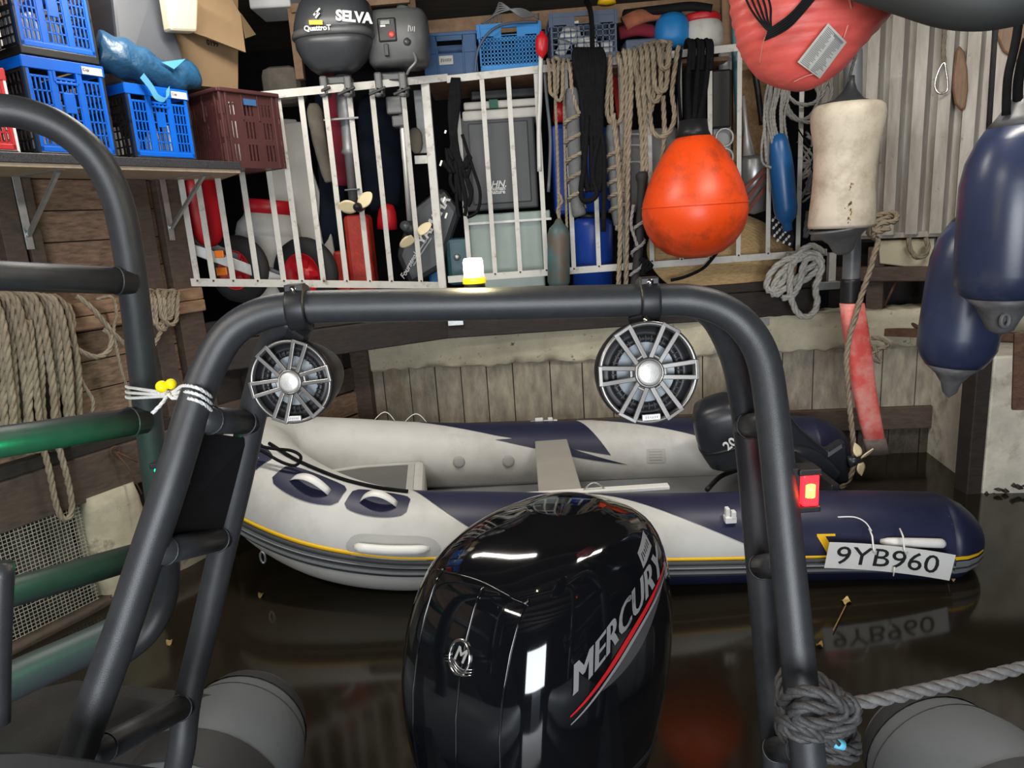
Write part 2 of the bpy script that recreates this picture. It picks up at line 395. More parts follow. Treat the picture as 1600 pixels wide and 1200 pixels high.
# left wall: backing, boards, posts, beams
mb = MB(); mb.slab([LW(-.06, -9, -.3), LW(-.06, .87, -.3), LW(-.06, .87, 3.2), LW(-.06, -9, 3.2)], .05, E2)
wl = struct('wall_left', mb, wood_d)
z = .74
while z < 3.15:
    h = .142; cuts = [-2.6, rnd(-1.7, -1.2), rnd(-.7, -.2), .86]
    for a, b in zip(cuts, cuts[1:]):
        mb = MB(); o = rnd(0, .006)
        mb.box((0, 0, 0), (.022, b-a-.004, h-.005)); mb.v = [tuple(LW(-.035+o+p[0], (a+b)/2+p[1], z+h/2+p[2])) for p in mb.v]
        sub(wl, 'board', mb, wood_l, .002)
    z += h
for al, wd, zt in ((-.02, .085, 2.02), (.07, .06, 2.02), (.60, .10, 2.02), (.78, .15, 3.1), (-.75, .09, 2.02)):
    mb = MB(); mb.box((.0, 0, (zt+.74)/2), (.075, wd, zt-.74)); mb.v = [tuple(LW(p[0], al+p[1], p[2])) for p in mb.v]
    sub(wl, 'post', mb, wood_m, .004)
for (a, b, z0, z1, o, m) in ((-2.6, .86, 1.39, 1.455, .045, wood_b), (-2.6, .86, 1.325, 1.387, .05, wood_b), (-2.6, .60, .52, .74, .05, wood_m), (-2.6, .7, .74, .80, .03, wood_d)):
    mb = MB(); mb.box((0, 0, 0), (.085, b-a, z1-z0)); mb.v = [tuple(LW(o-.03+p[0], (a+b)/2+p[1], (z0+z1)/2+p[2])) for p in mb.v]
    sub(wl, 'beam', mb, m, .006)
mb = MB()                                              # the wire mesh under the beam
a = -.9
while a < .0: mb.bar(LW(.055, a, -.02), LW(.055, a, .52), .0028, .0028); a += .0175
zz = .0
while zz < .52: mb.bar(LW(.057, -.9, zz), LW(.057, .0, zz), .0028, .0028); zz += .0175
sub(wl, 'wire_mesh', mb, mesh_w, stuff=True)
for k, (a, b, z0, z1, o) in enumerate(((-.9, -.55, -.2, .5, -.02), (-.5, -.30, -.2, .46, -.05), (-.26, -.02, -.2, .5, -.04))):
    mb = MB(); n = 5
    def fs(u, v, a=a, b=b, z0=z0, z1=z1, o=o): return LW(o+.03*sin(u*9+v*7)+.02*sin(v*13), a+(b-a)*u, z0+(z1-z0)*v)
    mb.grid(fs, 8, 10); sub(wl, 'stone', mb, plank_dk)
def rock(a, b, z0, z1, o, dp, seed):
    r_ = random.Random(seed); ph = [r_.uniform(0, 6) for _ in range(6)]; mb = MB(); rings = []
    for i in range(9):
        v = i/8; rr = []
        for q in rring(0, 0, dp*(.92+.1*sin(ph[0]+v*5)), (b-a)/2*(.95+.06*sin(ph[1]+v*7)), 0, 20, 5):
            k_ = 1+.05*sin(q.y*40+ph[2]+v*9)+.04*sin(q.x*60+ph[3]-v*14); rr.append(LW(o+q.x*k_, (a+b)/2+q.y*k_, z0+(z1-z0)*v))
        rings.append(rr)
    return mb.loft(rings)
sub(wl, 'stone', rock(.01, .30, -.1, .54, .0, .085, 3), stone)
sub(wl, 'stone', rock(.26, .62, -.1, .16, .02, .12, 5), stone)
sub(wl, 'stone', rock(-.95, .1, -.1, .03, .07, .05, 8), wood_m)
# ring bolt on the dark beam with a rod
t = T('ring_bolt', 'iron ring with a thin rod on the dark lower beam of the left wall', 'ring', PL(180, 705, .08))
mb = MB(); c = PL(180, 705, .075); mb.tube([c+E1*cos(q*pi/8)*.024+V((0, 0, sin(q*pi/8)*.024)) for q in range(16)], .0045, 6, True); part(t, 'ring', mb, rust)
mb = MB(); mb.tube([PL(180, 706, .085), PL(200, 730, .12), PL(222, 772, .16)], .004, 6); mb.tube([PL(183, 706, .085), PL(215, 722, .12)], .004, 6); part(t, 'rod', mb, rust)
# side piece between left corner and back wall: dark boarding under the platform
CX = V((-1.72, 3.86, 0)); BX = V((-1.08, 4.86, 0))
mb = MB(); nn = V((.84, -.54, 0)); mb.slab([CX+V((0, 0, -.3)), BX+V((0, 0, -.3)), BX+V((0, 0, 1.25)), CX+V((0, 0, 1.25))], .05, nn)
ws = struct('wall_corner', mb, wood_d)
for i in range(4):
    z0 = .12+i*.17
    mb = MB(); q0 = CX.lerp(BX, .02); q1 = CX.lerp(BX, .98); mb.slab([q0+nn*.03+V((0, 0, z0)), q1+nn*.03+V((0, 0, z0)), q1+nn*.03+V((0, 0, z0+.155)), q0+nn*.03+V((0, 0, z0+.155))], .024, nn)
    sub(ws, 'board', mb, wood_l if i in (1, 2) else wood_m, .003)
for u_ in (.25, .55, .8):
    q = CX.lerp(BX, u_)+nn*.05; mb = MB(); mb.bar(q+V((0, 0, .75)), q+V((0, 0, 1.22)), .09, .07, nn); sub(ws, 'post', mb, wood_d, .004)
# back wall: concrete sill, planks, beam, damp planks
def wbox(x0, x1, z0, z1, o0, o1):
    mb = MB(); mb.slab([wb(x0, z0, o1), wb(x1, z0, o1), wb(x1, z1, o1), wb(x0, z1, o1)], o1-o0, WBN); return mb
zc1 = PB(900, 507).z; zc0 = PB(900, 561).z; zp0 = PB(900, 655).z; zb0 = PB(1300, 672).z
wk = struct('wall_back', wbox(-1.2, 4, -.3, zc1-.02, -.2, -.03), wood_d)
mb = MB()
def fsill(u, v):
    x = -1.15+5.1*u; a = v*2.999; s_ = [(0.0, zc0-.015), (.03, zc0), (.045, zc1-.01), (-.15, zc1)]
    i = int(a); f_ = a-i; o = s_[i][0]*(1-f_)+s_[i+1][0]*f_; z_ = s_[i][1]*(1-f_)+s_[i+1][1]*f_
    return wb(x, z_+(.006*sin(x*9)+.005*sin(x*23+1)+.004*sin(x*51))*(v < .3)+.003*sin(x*60), o+.004*sin(x*31+v*9))
mb.grid(fsill, 220, 12); sub(wk, 'concrete_sill', mb, conc)
edges = [545, 601, 642, 682, 722, 762, 803, 861, 911, 958, 1003, 1050, 1098, 1137, 1180, 1222, 1270, 1330, 1377, 1430, 1474, 1520]
xs = [PB(e, 610).x for e in edges]
for a, b in zip(xs, xs[1:]):
    sub(wk, 'plank', wbox(a+.003, b-.003, zp0-.01, zc0+.03, -.03, rnd(-.004, .006)), plank_g, .003)
sub(wk, 'beam', wbox(-1.1, 3.4, zb0, zp0+.005, -.03, .035), wood_m, .006)
for i in range(22):
    a = -1.1+i*.2; sub(wk, 'plank', wbox(a+.003, a+.197, -.2, zb0-.005, -.03, rnd(-.004, .01)), plank_dk, .003)
# corner post beside left speaker
mb = MB(); mb.bar(wb(-1.03, -.2, .04), wb(-1.03, 1.1, .04), .12, .1, WBN); sub(wk, 'post', mb, wood_m, .006)
# platform: follows the railing
PE = [V((-1.75, 3.88, 0)), V((-.40, 4.60, 0)), V((2.02, 4.60, 0)), V((2.02, 6.4, 0)), V((-3.2, 6.4, 0)), V((-3.2, 3.95, 0))]
mb = MB(); mb.slab([p+V((0, 0, FZ)) for p in PE], .05, (0, 0, 1)); fl = struct('floor', mb, wood_d)
for a, b in ((PE[0], PE[1]), (PE[1], PE[2])):
    mb = MB(); mb.bar(a+V((0, 0, FZ-.14)), b+V((0, 0, FZ-.14)), .06, .17); sub(fl, 'edge_beam', mb, wood_d, .008)
for px in (500, 650, 712, 1190, 1285):                # metal plates under the edge
    mb = MB(); c = P(px, 503, 4.55); mb.box(c, (.10, .01, .045)); sub(fl, 'plate', mb, steel, .002)
# wall and shelf rack behind the platform
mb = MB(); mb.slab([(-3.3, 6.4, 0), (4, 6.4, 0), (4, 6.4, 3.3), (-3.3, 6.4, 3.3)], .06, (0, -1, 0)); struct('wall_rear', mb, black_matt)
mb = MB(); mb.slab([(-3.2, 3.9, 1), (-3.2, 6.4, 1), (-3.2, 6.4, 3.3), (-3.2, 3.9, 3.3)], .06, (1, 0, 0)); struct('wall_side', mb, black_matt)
mb = MB(); mb.slab([(-9, -9, 3.2), (9, -9, 3.2), (9, 6.5, 3.2), (-9, 6.5, 3.2)], .05, (0, 0, -1)); ce = struct('ceiling', mb, roof_m)
for i in range(16):
    mb = MB(); y = -5.6+i*.55; mb.box((-.2, y, 3.13), (7.6, .07, .12)); sub(ce, 'joist', mb, roof_m, .004)
# entrance wall far behind the camera with a bright opening
for n_, q in (('wall_front', [(-9, -6, -.3), (-.6, -6, -.3), (-.6, -6, 3.2), (-9, -6, 3.2)]), ('wall_front_right', [(1.5, -6, -.3), (9, -6, -.3), (9, -6, 3.2), (1.5, -6, 3.2)]), ('wall_front_top', [(-.6, -6, 2.3), (1.5, -6, 2.3), (1.5, -6, 3.2), (-.6, -6, 3.2)])):
    mb = MB(); mb.slab(q, .08, (0, 1, 0)); struct(n_, mb, wood_d)
# right wall: profiled metal sheets
RA = V((2.04, 4.78, 0)); RB = V((3.25, 3.80, 0)); RT = (RB-RA).normalized(); RN = V((RT.y, -RT.x, 0))
if RN.y > 0: RN = -RN
def PR(px, py, o=0): return Pp(px, py, RA+RN*o, RT)
zs0 = PR(1410, 366).z
mb = MB(); e_ = RA+RT*4.2; mb.slab([RA-RN*.12+V((0, 0, zs0-.05)), e_-RN*.12+V((0, 0, zs0-.05)), e_-RN*.12+V((0, 0, 3.2)), RA-RN*.12+V((0, 0, 3.2))], .04, RN)
mb.slab([RA-RN*.5+V((0, 0, -.3)), e_+RT*2-RN*.5+V((0, 0, -.3)), e_+RT*2-RN*.5+V((0, 0, 2)), RA-RN*.5+V((0, 0, 2))], .04, RN)
wr = struct('wall_right', mb, wood_d)
mb = MB(); e2_ = RB+V((.6, -9, 0)); mb.slab([e_+V((0, 0, -.3)), V((5.4, -6, -.3)), V((5.4, -6, 3.2)), e_+V((0, 0, 3.2))], .05, (-1, 0, 0)); struct('wall_right_far', mb, wood_d)
per = .128; nper = 5; s0 = 0
while s0 < 1.75:
    prof = []
    for k in range(nper):
        b = s0+k*per
        prof += [(b, 0), (b+.040, 0), (b+.054, .085), (b+.114, .085)]
    prof.append((s0+nper*per, 0)); mb = MB(); vs = []; fs = []
    for (s_, d_) in prof:
        q = RA+RT*s_+RN*(d_-.06); vs += [q+V((0, 0, zs0)), q+V((0, 0, 3.15))]
    for i in range(len(prof)-1): fs.append((2*i, 2*i+2, 2*i+3, 2*i+1))
    mb.add(vs, fs); o = sub(wr, 'metal_sheet', mb, corr); sd = o.modifiers.new('thick', 'SOLIDIFY'); sd.thickness = .003
    s0 += nper*per
mb = MB(); mb.bar(RA+RT*.0-RN*.03+V((0, 0, zs0-.005)), RA+RT*1.8-RN*.03+V((0, 0, zs0-.005)), .05, .035); sub(wr, 'sill_rail', mb, corr, .003)
mb = MB(); mb.bar(RA+RT*.05-RN*.05+V((0, 0, zs0-.245)), RA+RT*1.8-RN*.05+V((0, 0, zs0-.245)), .09, .09); sub(wr, 'beam', mb, wood_m, .006)
mb = MB(); mb.bar(RA+RT*.05-RN*.05+V((0, 0, zs0-.62)), RA+RT*1.8-RN*.05+V((0, 0, zs0-.62)), .05, .05); sub(wr, 'beam', mb, rust, .004)
for px, y0, y1, ww in ((1372, 385, 560, .10), (1462, 430, 540, .05)):
    mb = MB(); a = PR(px, y0, -.1); b = PR(px, y1, -.1); mb.bar(a, V((a.x, a.y, b.z)), ww, .08, RN); sub(wr, 'post', mb, wood_m, .004)
mb = MB(); mb.tube([PR(1370, 475, -.12), PR(1450, 520, -.12)], .012, 8); mb.tube([PR(1400, 440, -.06), PR(1382, 478, -.06)], .008, 6); sub(wr, 'brace', mb, rust)
# pier at the right edge
pz = PR(1560, 590).z
A = Pz(1534, 771, 0); mb = MB(); q = [A+V((0, 0, -.3)), A+V((1.2, -.16, -.3)), A+V((1.2, -.16, 0))+V((0, 0, .82)), A+V((0, 0, .80))]
mb.slab(q, 1.2, (-.15, -1, 0)); pr = struct('pier', mb, conc_w, .012)
mb = MB(); mb.bar(A+V((-.045, .06, -.3)), A+V((-.045, .06, .80)), .085, .12, (0, -1, 0)); sub(pr, 'timber_facing', mb, wood_d, .006)
mb = MB()
for i in range(60):
    x_ = rnd(0, 1.1); c = A+V((x_, -.005-.133*x_-rnd(0, .008), rnd(-.01, .05))); mb.lathe([(0, -.012), (rnd(.012, .03), 0), (0, rnd(.008, .02))], Matrix.Translation(c), 6)
sub(pr, 'moss', mb, wood_d, stuff=True)
# ------------------------------------------------------------------ own boat: stern of the inflatable, roll bar, speakers, lamps, engine
def tubepts(spec, k=6): return cat([P(*q) for q in spec], k)
def weld(par, c, ax, r):
    mb = MB(); Mx = axis(c, ax); mb.tube([Mx @ V((r*cos(q*pi/9), r*sin(q*pi/9), 0)) for q in range(18)], .0022, 6, True); part(par, 'weld', mb, frame_black)
RBR = .0315
rb = T('roll_bar', 'black powder coated tubular roll bar arch carrying two round speakers', 'roll bar', V((0, 1.2, .45)))
LF = [(98, 1260, 1.07), (120, 1180, 1.1), (185, 1000, 1.16), (225, 880, 1.2), (265, 760, 1.24), (300, 645, 1.29), (326, 575, 1.32), (358, 522, 1.34), (400, 494, 1.35), (450, 482, 1.355), (520, 479, 1.36), (800, 474, 1.36), (1030, 469, 1.36), (1085, 471, 1.355), (1128, 484, 1.35), (1165, 512, 1.34), (1192, 560, 1.32), (1206, 640, 1.29), (1223, 800, 1.23), (1244, 1000, 1.16), (1263, 1190, 1.1), (1270, 1260, 1.08)]
mb = MB(); mb.tube(tubepts(LF, 5), RBR, 20); part(rb, 'front_hoop', mb, frame_black)
LR = [(262, 1260, 1.38), (282, 1180, 1.39), (293, 1095, 1.42), (320, 980, 1.45), (347, 860, 1.47), (373, 750, 1.48), (393, 655, 1.48), (412, 580, 1.46), (432, 525, 1.42), (455, 492, 1.38)]
mb = MB(); mb.tube(tubepts(LR, 5), .030, 18); part(rb, 'rear_leg', mb, frame_black)
RR = [(1092, 474, 1.38), (1120, 500, 1.41), (1146, 555, 1.45), (1160, 620, 1.47), (1172, 720, 1.47), (1184, 860, 1.46), (1196, 1000, 1.44), (1210, 1180, 1.41), (1214, 1260, 1.4)]
mb = MB(); mb.tube(tubepts(RR, 5), .029, 18); part(rb, 'rear_leg', mb, frame_black)
for a, b in (((312, 655, 1.29), (393, 660, 1.48)), ((240, 864, 1.205), (350, 840, 1.47)), ((142, 1180, 1.105), (293, 1100, 1.42)), ((1214, 665, 1.28), (1164, 665, 1.47)), ((1232, 885, 1.2), (1186, 885, 1.455)), ((1258, 1175, 1.11), (1208, 1170, 1.41))):
    mb = MB(); p, q = P(*a), P(*b); mb.tube([p, q], .0265, 16); part(rb, 'cross_tube', mb, frame_black)
    d = (q-p).normalized(); weld(rb, p+d*.036, d, .0275); weld(rb, q-d*.034, d, .0275)
mb = MB(); qd = [P(296, 672, 1.33), P(388, 685, 1.47), P(350, 828, 1.46), P(238, 845, 1.24)]; n_ = (qd[1]-qd[0]).cross(qd[3]-qd[0]); mb.slab(qd, .006, n_); part(rb, 'side_panel', mb, black_matt)
mb = MB(); c = P(290, 750, 1.33); mb.tube([c, c+V((.0, -.03, 0))], .010, 10); mb.tube([c+V((-.014, -.03, 0)), c+V((.022, -.032, .006))], .006, 8); part(rb, 'panel_latch', mb, black_pl)

def speaker(label, fc, ax, R, depth, clamp, twist=0):
    t = T('tower_speaker', label, 'speaker', fc-V((0, 0, R)), 'tower speakers on the roll bar')
    Mx = axis(fc, ax)                                  # local +z points out of the face
    def pp(n, mb, m, **k): return part(t, n, mb, m, **k)
    mb = MB(); mb.lathe([(0, -depth), (R*.30, -depth*.985), (R*.52, -depth*.9), (R*.68, -depth*.72), (R*.82, -depth*.5), (R*.95, -depth*.22), (R, -.02), (R, -.004), (R*.985, 0), (R*.93, .002), (R*.915, -.010), (R*.70, -.028), (0, -.03)], Mx, 48, cap=False); pp('pod', mb, black_pl)
    mb = MB(); mb.lathe([(R*.93, .0), (R*.99, .004), (R*.99, .008), (R*.94, .010), (R*.90, .006), (R*.90, 0)], Mx, 64, cap=False); pp('rim', mb, gunmetal)
    mb = MB(); mb.lathe([(R*.90, -.012), (R*.80, -.006), (R*.73, -.006), (R*.70, -.014)], Mx, 48, cap=False)
    pp('basket', mb, black_pl)
    mb = MB(); mb.tube([Mx @ V((R*.66*cos(q*pi/24), R*.66*sin(q*pi/24), -.012)) for q in range(48)], R*.075, 10, True)
    for q in range(36):
        a = q*pi/18; mb.bar(Mx @ V((R*.60*cos(a), R*.60*sin(a), -.004)), Mx @ V((R*.72*cos(a), R*.72*sin(a), -.004)), .002, .004, ax)
    pp('surround', mb, black_pl)
    mb = MB(); mb.lathe([(R*.60, -.014), (R*.25, -.026), (0, -.026)], Mx, 48, cap=False); pp('cone', mb, spk_grey)
    mb = MB(); mb.lathe([(R*.30, -.02), (R*.30, .010), (R*.275, .014), (R*.245, .013), (R*.24, .010)], Mx, 40, cap=False); pp('hub', mb, gunmetal)
    mb = MB(); mb.lathe([(R*.24, .008), (R*.235, .0125), (R*.18, .0142), (0, .015)], Mx, 40, cap=False); pp('hub_cap', mb, silver)
    for k in range(6):                                 # six forked spokes
        a = k*pi/3+twist; Rz = Mx @ Matrix.Rotation(a, 4, 'Z'); mb = MB(); h = R*.10
        for s_ in (-1, 1):
            mb.bar(Rz @ V((R*.27, s_*h, .006)), Rz @ V((R*.955, s_*(h+R*.055), .009)), R*.094, .007, ax)
        mb.bar(Rz @ V((R*.34, -h, .004)), Rz @ V((R*.34, h, .004)), R*.05, .006, ax)
        mb.bar(Rz @ V((R*.955, -h-R*.095, .008)), Rz @ V((R*.955, h+R*.095, .008)), R*.075, .009, ax)
        pp('spoke', mb, gunmetal, bevel=.0012)
    Tm = Mx @ Matrix.Translation((0, -R*.86, .008)); mb = MB(); mb.box((0, 0, 0), (R*.36, R*.12, .006)); mb.v = [tuple(Tm @ V(p)) for p in mb.v]
    o = pp('badge', mb, silver, bevel=.001)
    marks(o, R*.27, R*.06, Mx @ Matrix.Translation((0, -R*.86, .0118)), grey_ink, 6)
    # clamp around the bar
    c, d = clamp; up = V((0, 0, 1)); Cx = axis(c, d, up); mb = MB()
    mb.lathe([(RBR+.001, -.018), (RBR+.012, -.018), (RBR+.013, -.012), (RBR+.013, .012), (RBR+.012, .018), (RBR+.001, .018)], Cx, 32, cap=False)
    mb.box(c+V((0, -.012, RBR+.008)), (.034, .03, .014)); pp('clamp', mb, black_pl, bevel=.002)
    mb = MB(); e = fc-V(ax)*(.045); mb.bar(c-V((0, 0, RBR+.004)), V((e.x, e.y, e.z+R*.93)), .036, .045, (0, -1, 0)); pp('bracket', mb, black_pl, bevel=.004)
    mb = MB(); mb.lathe([(0, 0), (.0065, 0), (.006, .004), (0, .005)], axis(c+V((0, -.027, RBR+.006)), (0, -1, .3)), 12); pp('bolt', mb, chrome)
    mb = MB(); mb.lathe([(0, 0), (.0065, 0), (.006, .004), (0, .005)], axis(V((e.x+.008, e.y-.028, e.z+R*1.06)), (0, -1, .3)), 12); pp('bolt', mb, chrome)
    return t
speaker('round spoked tower speaker at the left end of the roll bar', P(456, 596, 1.345), V((-.12, -1, .10)).normalized(), .0825, .19, (P(468, 481, 1.358), V((1, 0, 0))), .16)
speaker('round spoked tower speaker hanging from the right half of the roll bar, seen face on', P(1012, 582, 1.29), V((.12, -1, .14)).normalized(), .0965, .19, (P(1012, 470, 1.36), V((1, 0, 0))))

# navigation lights
t = T('navigation_light', 'red lit navigation light on the right leg of the roll bar', 'lamp', P(1262, 790, 1.24))
a = P(1262, 762, 1.24); mb = MB(); mb.box(a, (.030, .034, .062)); part(t, 'lens', mb, lens_red, .004)
mb = MB(); mb.lathe([(0, -.016), (.010, -.012), (.010, .012), (0, .016)], Matrix.Translation(a+V((-.002, -.013, 0))), 12); part(t, 'lamp', mb, lens_core)
for s_ in (-1, 1):
    mb = MB(); mb.box(a+V((-.003, .002, s_*.036)), (.042, .044, .012)); part(t, 'cap', mb, black_pl, .003)
mb = MB(); mb.box(a+V((-.028, .004, 0)), (.02, .03, .084)); part(t, 'bracket', mb, black_pl, .002)
l = bpy.data.lights.new('red_glow', 'POINT'); l.energy = .25; l.color = (1, .05, .03); l.shadow_soft_size = .02
o = bpy.data.objects.new('red_glow', l); COL.objects.link(o); o.location = a+V((.03, -.01, 0))
t = T('navigation_light', 'green navigation light on the outer side of the left roll bar panel, mostly hidden', 'lamp', P(262, 745, 1.33))
a = P(262, 745, 1.34); mb = MB(); mb.box(a, (.03, .04, .05)); part(t, 'lens', mb, lens_grn, .004)
for s_ in (-1, 1):
    mb = MB(); mb.box(a+V((0, 0, s_*.031)), (.04, .05, .012)); part(t, 'cap', mb, black_pl, .003)
l = bpy.data.lights.new('green_glow', 'SPOT'); l.spot_size = radians(96); l.spot_blend = .5; l.energy = 9; l.color = (.0, 1, .32); l.shadow_soft_size = .02
o = bpy.data.objects.new('green_glow', l); COL.objects.link(o); o.location = a+V((-.03, -.02, 0)); o.rotation_euler = (P(50, 770, 1.45)-(a+V((-.03, -.02, 0)))).to_track_quat('-Z', 'Y').to_euler()

# all-round beacon on the roll bar, standing behind it
bz = P(742, 452, 1.40); t = T('beacon', 'lit yellow all round beacon lamp standing on top of the roll bar', 'lamp', bz)
mb = MB(); mb.lathe([(.0, -.02), (.021, -.02), (.021, .008), (.019, .012), (0, .012)], Matrix.Translation(bz), 24); part(t, 'base', mb, black_pl)
mb = MB(); mb.lathe([(.0, .012), (.023, .012), (.022, .022), (.021, .024), (0, .024)], Matrix.Translation(bz), 24); part(t, 'collar', mb, M('lit yellow collar', (.9, .68, .02), .4, 0, 0, emit=.6))
mb = MB(); mb.lathe([(.0, .024), (.0195, .024), (.0195, .054), (.017, .060), (0, .061)], Matrix.Translation(bz), 24); part(t, 'lens', mb, beacon_e)
l = bpy.data.lights.new('beacon_glow', 'POINT'); l.energy = 4; l.color = (1, .86, .5); l.shadow_soft_size = .02
o = bpy.data.objects.new('beacon_glow', l); COL.objects.link(o); o.location = bz+V((0, 0, .085))

# the inflatable's stern
rib = T('inflatable_boat', 'dark grey inflatable boat whose stern fills the bottom corners', 'boat', V((0, 1.2, 0)))
def stern_cone(tip, r, yaw, rise=0, L=2.4):
    d = V((sin(yaw), cos(yaw), rise)).normalized(); mb = MB(); rings = []; up = V((0, 0, 1)); sd = d.cross(up).normalized(); uu = sd.cross(d)
    for s_, k in ((-L, 1), (-.55, 1), (-.42, 1), (-.30, .97), (-.20, .90), (-.10, .78), (-.035, .68), (-.012, .62), (0, .52)):
        c = tip+d*s_; rings.append([c+(sd*cos(j*pi/20)+uu*sin(j*pi/20))*r*k for j in range(40)])
    mb.loft(rings)
    def srf(s_, a, off=0):                             # point on the cone for patches
        ks = [(-L, 1), (-.55, 1), (-.42, 1), (-.30, .97), (-.20, .90), (-.10, .78), (-.035, .68), (-.012, .62), (0, .52)]
        for (s0, k0), (s1, k1) in zip(ks, ks[1:]):
            if s_ <= s1: break
        k = k0+(k1-k0)*(s_-s0)/(s1-s0); return tip+d*s_+(sd*cos(a)+uu*sin(a))*(r*k+off)
    return mb, srf
for nm, tip, r, yaw in (('l', V((-.875, 1.99, .235)), .235, .06), ('r', V((1.10, 1.78, .16)), .245, -.06)):
    mb, srf = stern_cone(tip, r, yaw, 0.0)
    tb = part(rib, 'tube', mb, rib_grey)
    mb = MB(); s_ = -.14; mb.tube([srf(s_, a*pi/24, .001) for a in range(48)], .0012, 5, True); sub(tb, 'seam', mb, rib_strip)
    mb = MB(); mb.grid(lambda u, v: srf(-.50+.12*u, -1+5*v, .003), 4, 40); sub(tb, 'wear_patch', mb, rib_strip)
    mb = MB(); mb.grid(lambda u, v: srf(-.09+.085*u, -3.14+6.28*v, .004), 3, 32); sub(tb, 'end_band', mb, rib_strip)
mb = MB(); mb.slab([(-1.7, 1.0, .42), (-.83, 1.0, .42), (-.80, 1.62, .41), (-1.55, 1.75, .41)], .25, (0, 0, 1)); part(rib, 'aft_deck', mb, deck_m, .01)
q = [P(210, 1072, 1.72), P(345, 1085, 1.66), P(300, 1130, 1.55), P(190, 1160, 1.45)]
mb = MB(); mb.slab([Pz(-20, 1092, .44), Pz(120, 1062, .44), Pz(250, 1075, .44), Pz(345, 1086, .45), Pz(300, 1130, .45), Pz(270, 1260, .45), Pz(-60, 1260, .45)], .02, (0, 0, 1)); part(rib, 'deck_plate', mb, deck_m, .004)
mb = MB(); mb.slab([P(-90, 1168, .95), P(40, 1170, .96), P(280, 1198, .99), P(330, 1300, .93), P(-100, 1330, .85)], .05, (0, -.3, 1)); part(rib, 'seat_box', mb, black_pl, .012)
mb = MB(); mb.slab([(-.75, 1.45, .30), (.75, 1.45, .30), (.75, 1.45, -.1), (-.75, 1.45, -.1)], .05, (0, -1, 0)); part(rib, 'transom', mb, black_matt, .005)

# the big outboard: cowl lofted from cross sections (local x sideways, y aft, z up)
ENG = Matrix.Translation((-.012, 1.60, .0)) @ Matrix.Rotation(radians(-43), 4, 'Z') @ Matrix.Rotation(radians(-4), 4, 'X')
CS = [(.20, .185, -.24, .24, 3.2), (.30, .205, -.265, .27, 3.4), (.40, .218, -.28, .29, 3.6), (.50, .226, -.288, .305, 3.8), (.60, .228, -.284, .315, 3.9), (.70, .224, -.268, .322, 3.9), (.78, .215, -.246, .325, 3.7), (.84, .204, -.222, .325, 3.5), (.875, .194, -.200, .322, 3.3), (.905, .180, -.160, .315, 3.1), (.935, .160, -.105, .298, 2.9), (.958, .128, -.04, .270, 2.7), (.972, .085, .02, .225, 2.5), (.977, .03, .07, .17, 2.2)]
def cowl_at(z):
    for a, b in zip(CS, CS[1:]):
        if z <= b[0]: break
    t = (z-a[0])/(b[0]-a[0]); return [a[i]+(b[i]-a[i])*t for i in range(5)]
def cowl_side(y, z, off=.001):                        # right flank
    _, a, f, r, e = cowl_at(z); c = (f+r)/2; b = (r-f)/2
    return ENG @ V(((a*max(0, 1-abs((y-c)/b)**e)**(1/e))+off, y, z))
def cowl_front(x, z, off=.001):
    _, a, f, r, e = cowl_at(z); c = (f+r)/2; b = (r-f)/2
    return ENG @ V((x, c-b*max(0, 1-abs(x/a)**e)**(1/e)-off, z))
CS = [(a, b*1.19, c*1.10, d*1.08, e) for a, b, c, d, e in CS]
ob = T('outboard_motor', 'large glossy black outboard motor with silver lettering behind the roll bar', 'outboard', V((.03, 1.6, 0)))
zs = []
for a, b in zip(CS, CS[1:]):
    for k in range(3): zs.append(a[0]+(b[0]-a[0])*k/3)
zs.append(CS[-1][0])
def smooth_cs(z):                                      # smooth the profile between the given sections
    acc = [0]*5; wsum = 0
    for d in (-.02, -.01, 0, .01, .02):
        q = cowl_at(min(max(z+d, CS[0][0]), CS[-1][0])); acc = [acc[i]+q[i] for i in range(5)]; wsum += 1
    return [q/wsum for q in acc]
mb = MB(); mb.loft([rring(0, (q[2]+q[3])/2, q[1], (q[3]-q[2])/2, z, 72, q[4], ENG) for z, q in ((z, smooth_cs(z)) for z in zs)]); cw = part(ob, 'cowl', mb, gloss)
for x in (-.135, .03, .165):                           # moulded ridges on the face
    mb = MB(); pts = [cowl_front(x*(1-.18*(z-.2)), z, .0) for z in [.24+.02*i for i in range(33)]]; mb.tube(pts, .0032, 6, flat=1); sub(cw, 'ridge', mb, gloss)
mb = MB(); pts = [cowl_front(-.135+.285*i/20, .872+.012*sin(i/20*pi), -.001) for i in range(21)]; mb.tube(pts, .003, 6); sub(cw, 'ridge', mb, gloss)
mb = MB(); mb.loft([rring(0, .0, .19, .235, z, 48, 3.2, ENG) for z in (.16, .20)]); mb.loft([rring(0, .0, .14, .19, z, 40, 3, ENG) for z in (-.05, .16)]); part(ob, 'lower_cowl', mb, black_pl)
mb = MB(); mb.loft([rring(0, .002, .2555, .306, z, 64, 3.5, ENG) for z in (.352, .356, .364, .368)]); part(ob, 'seam_band', mb, black_pl)
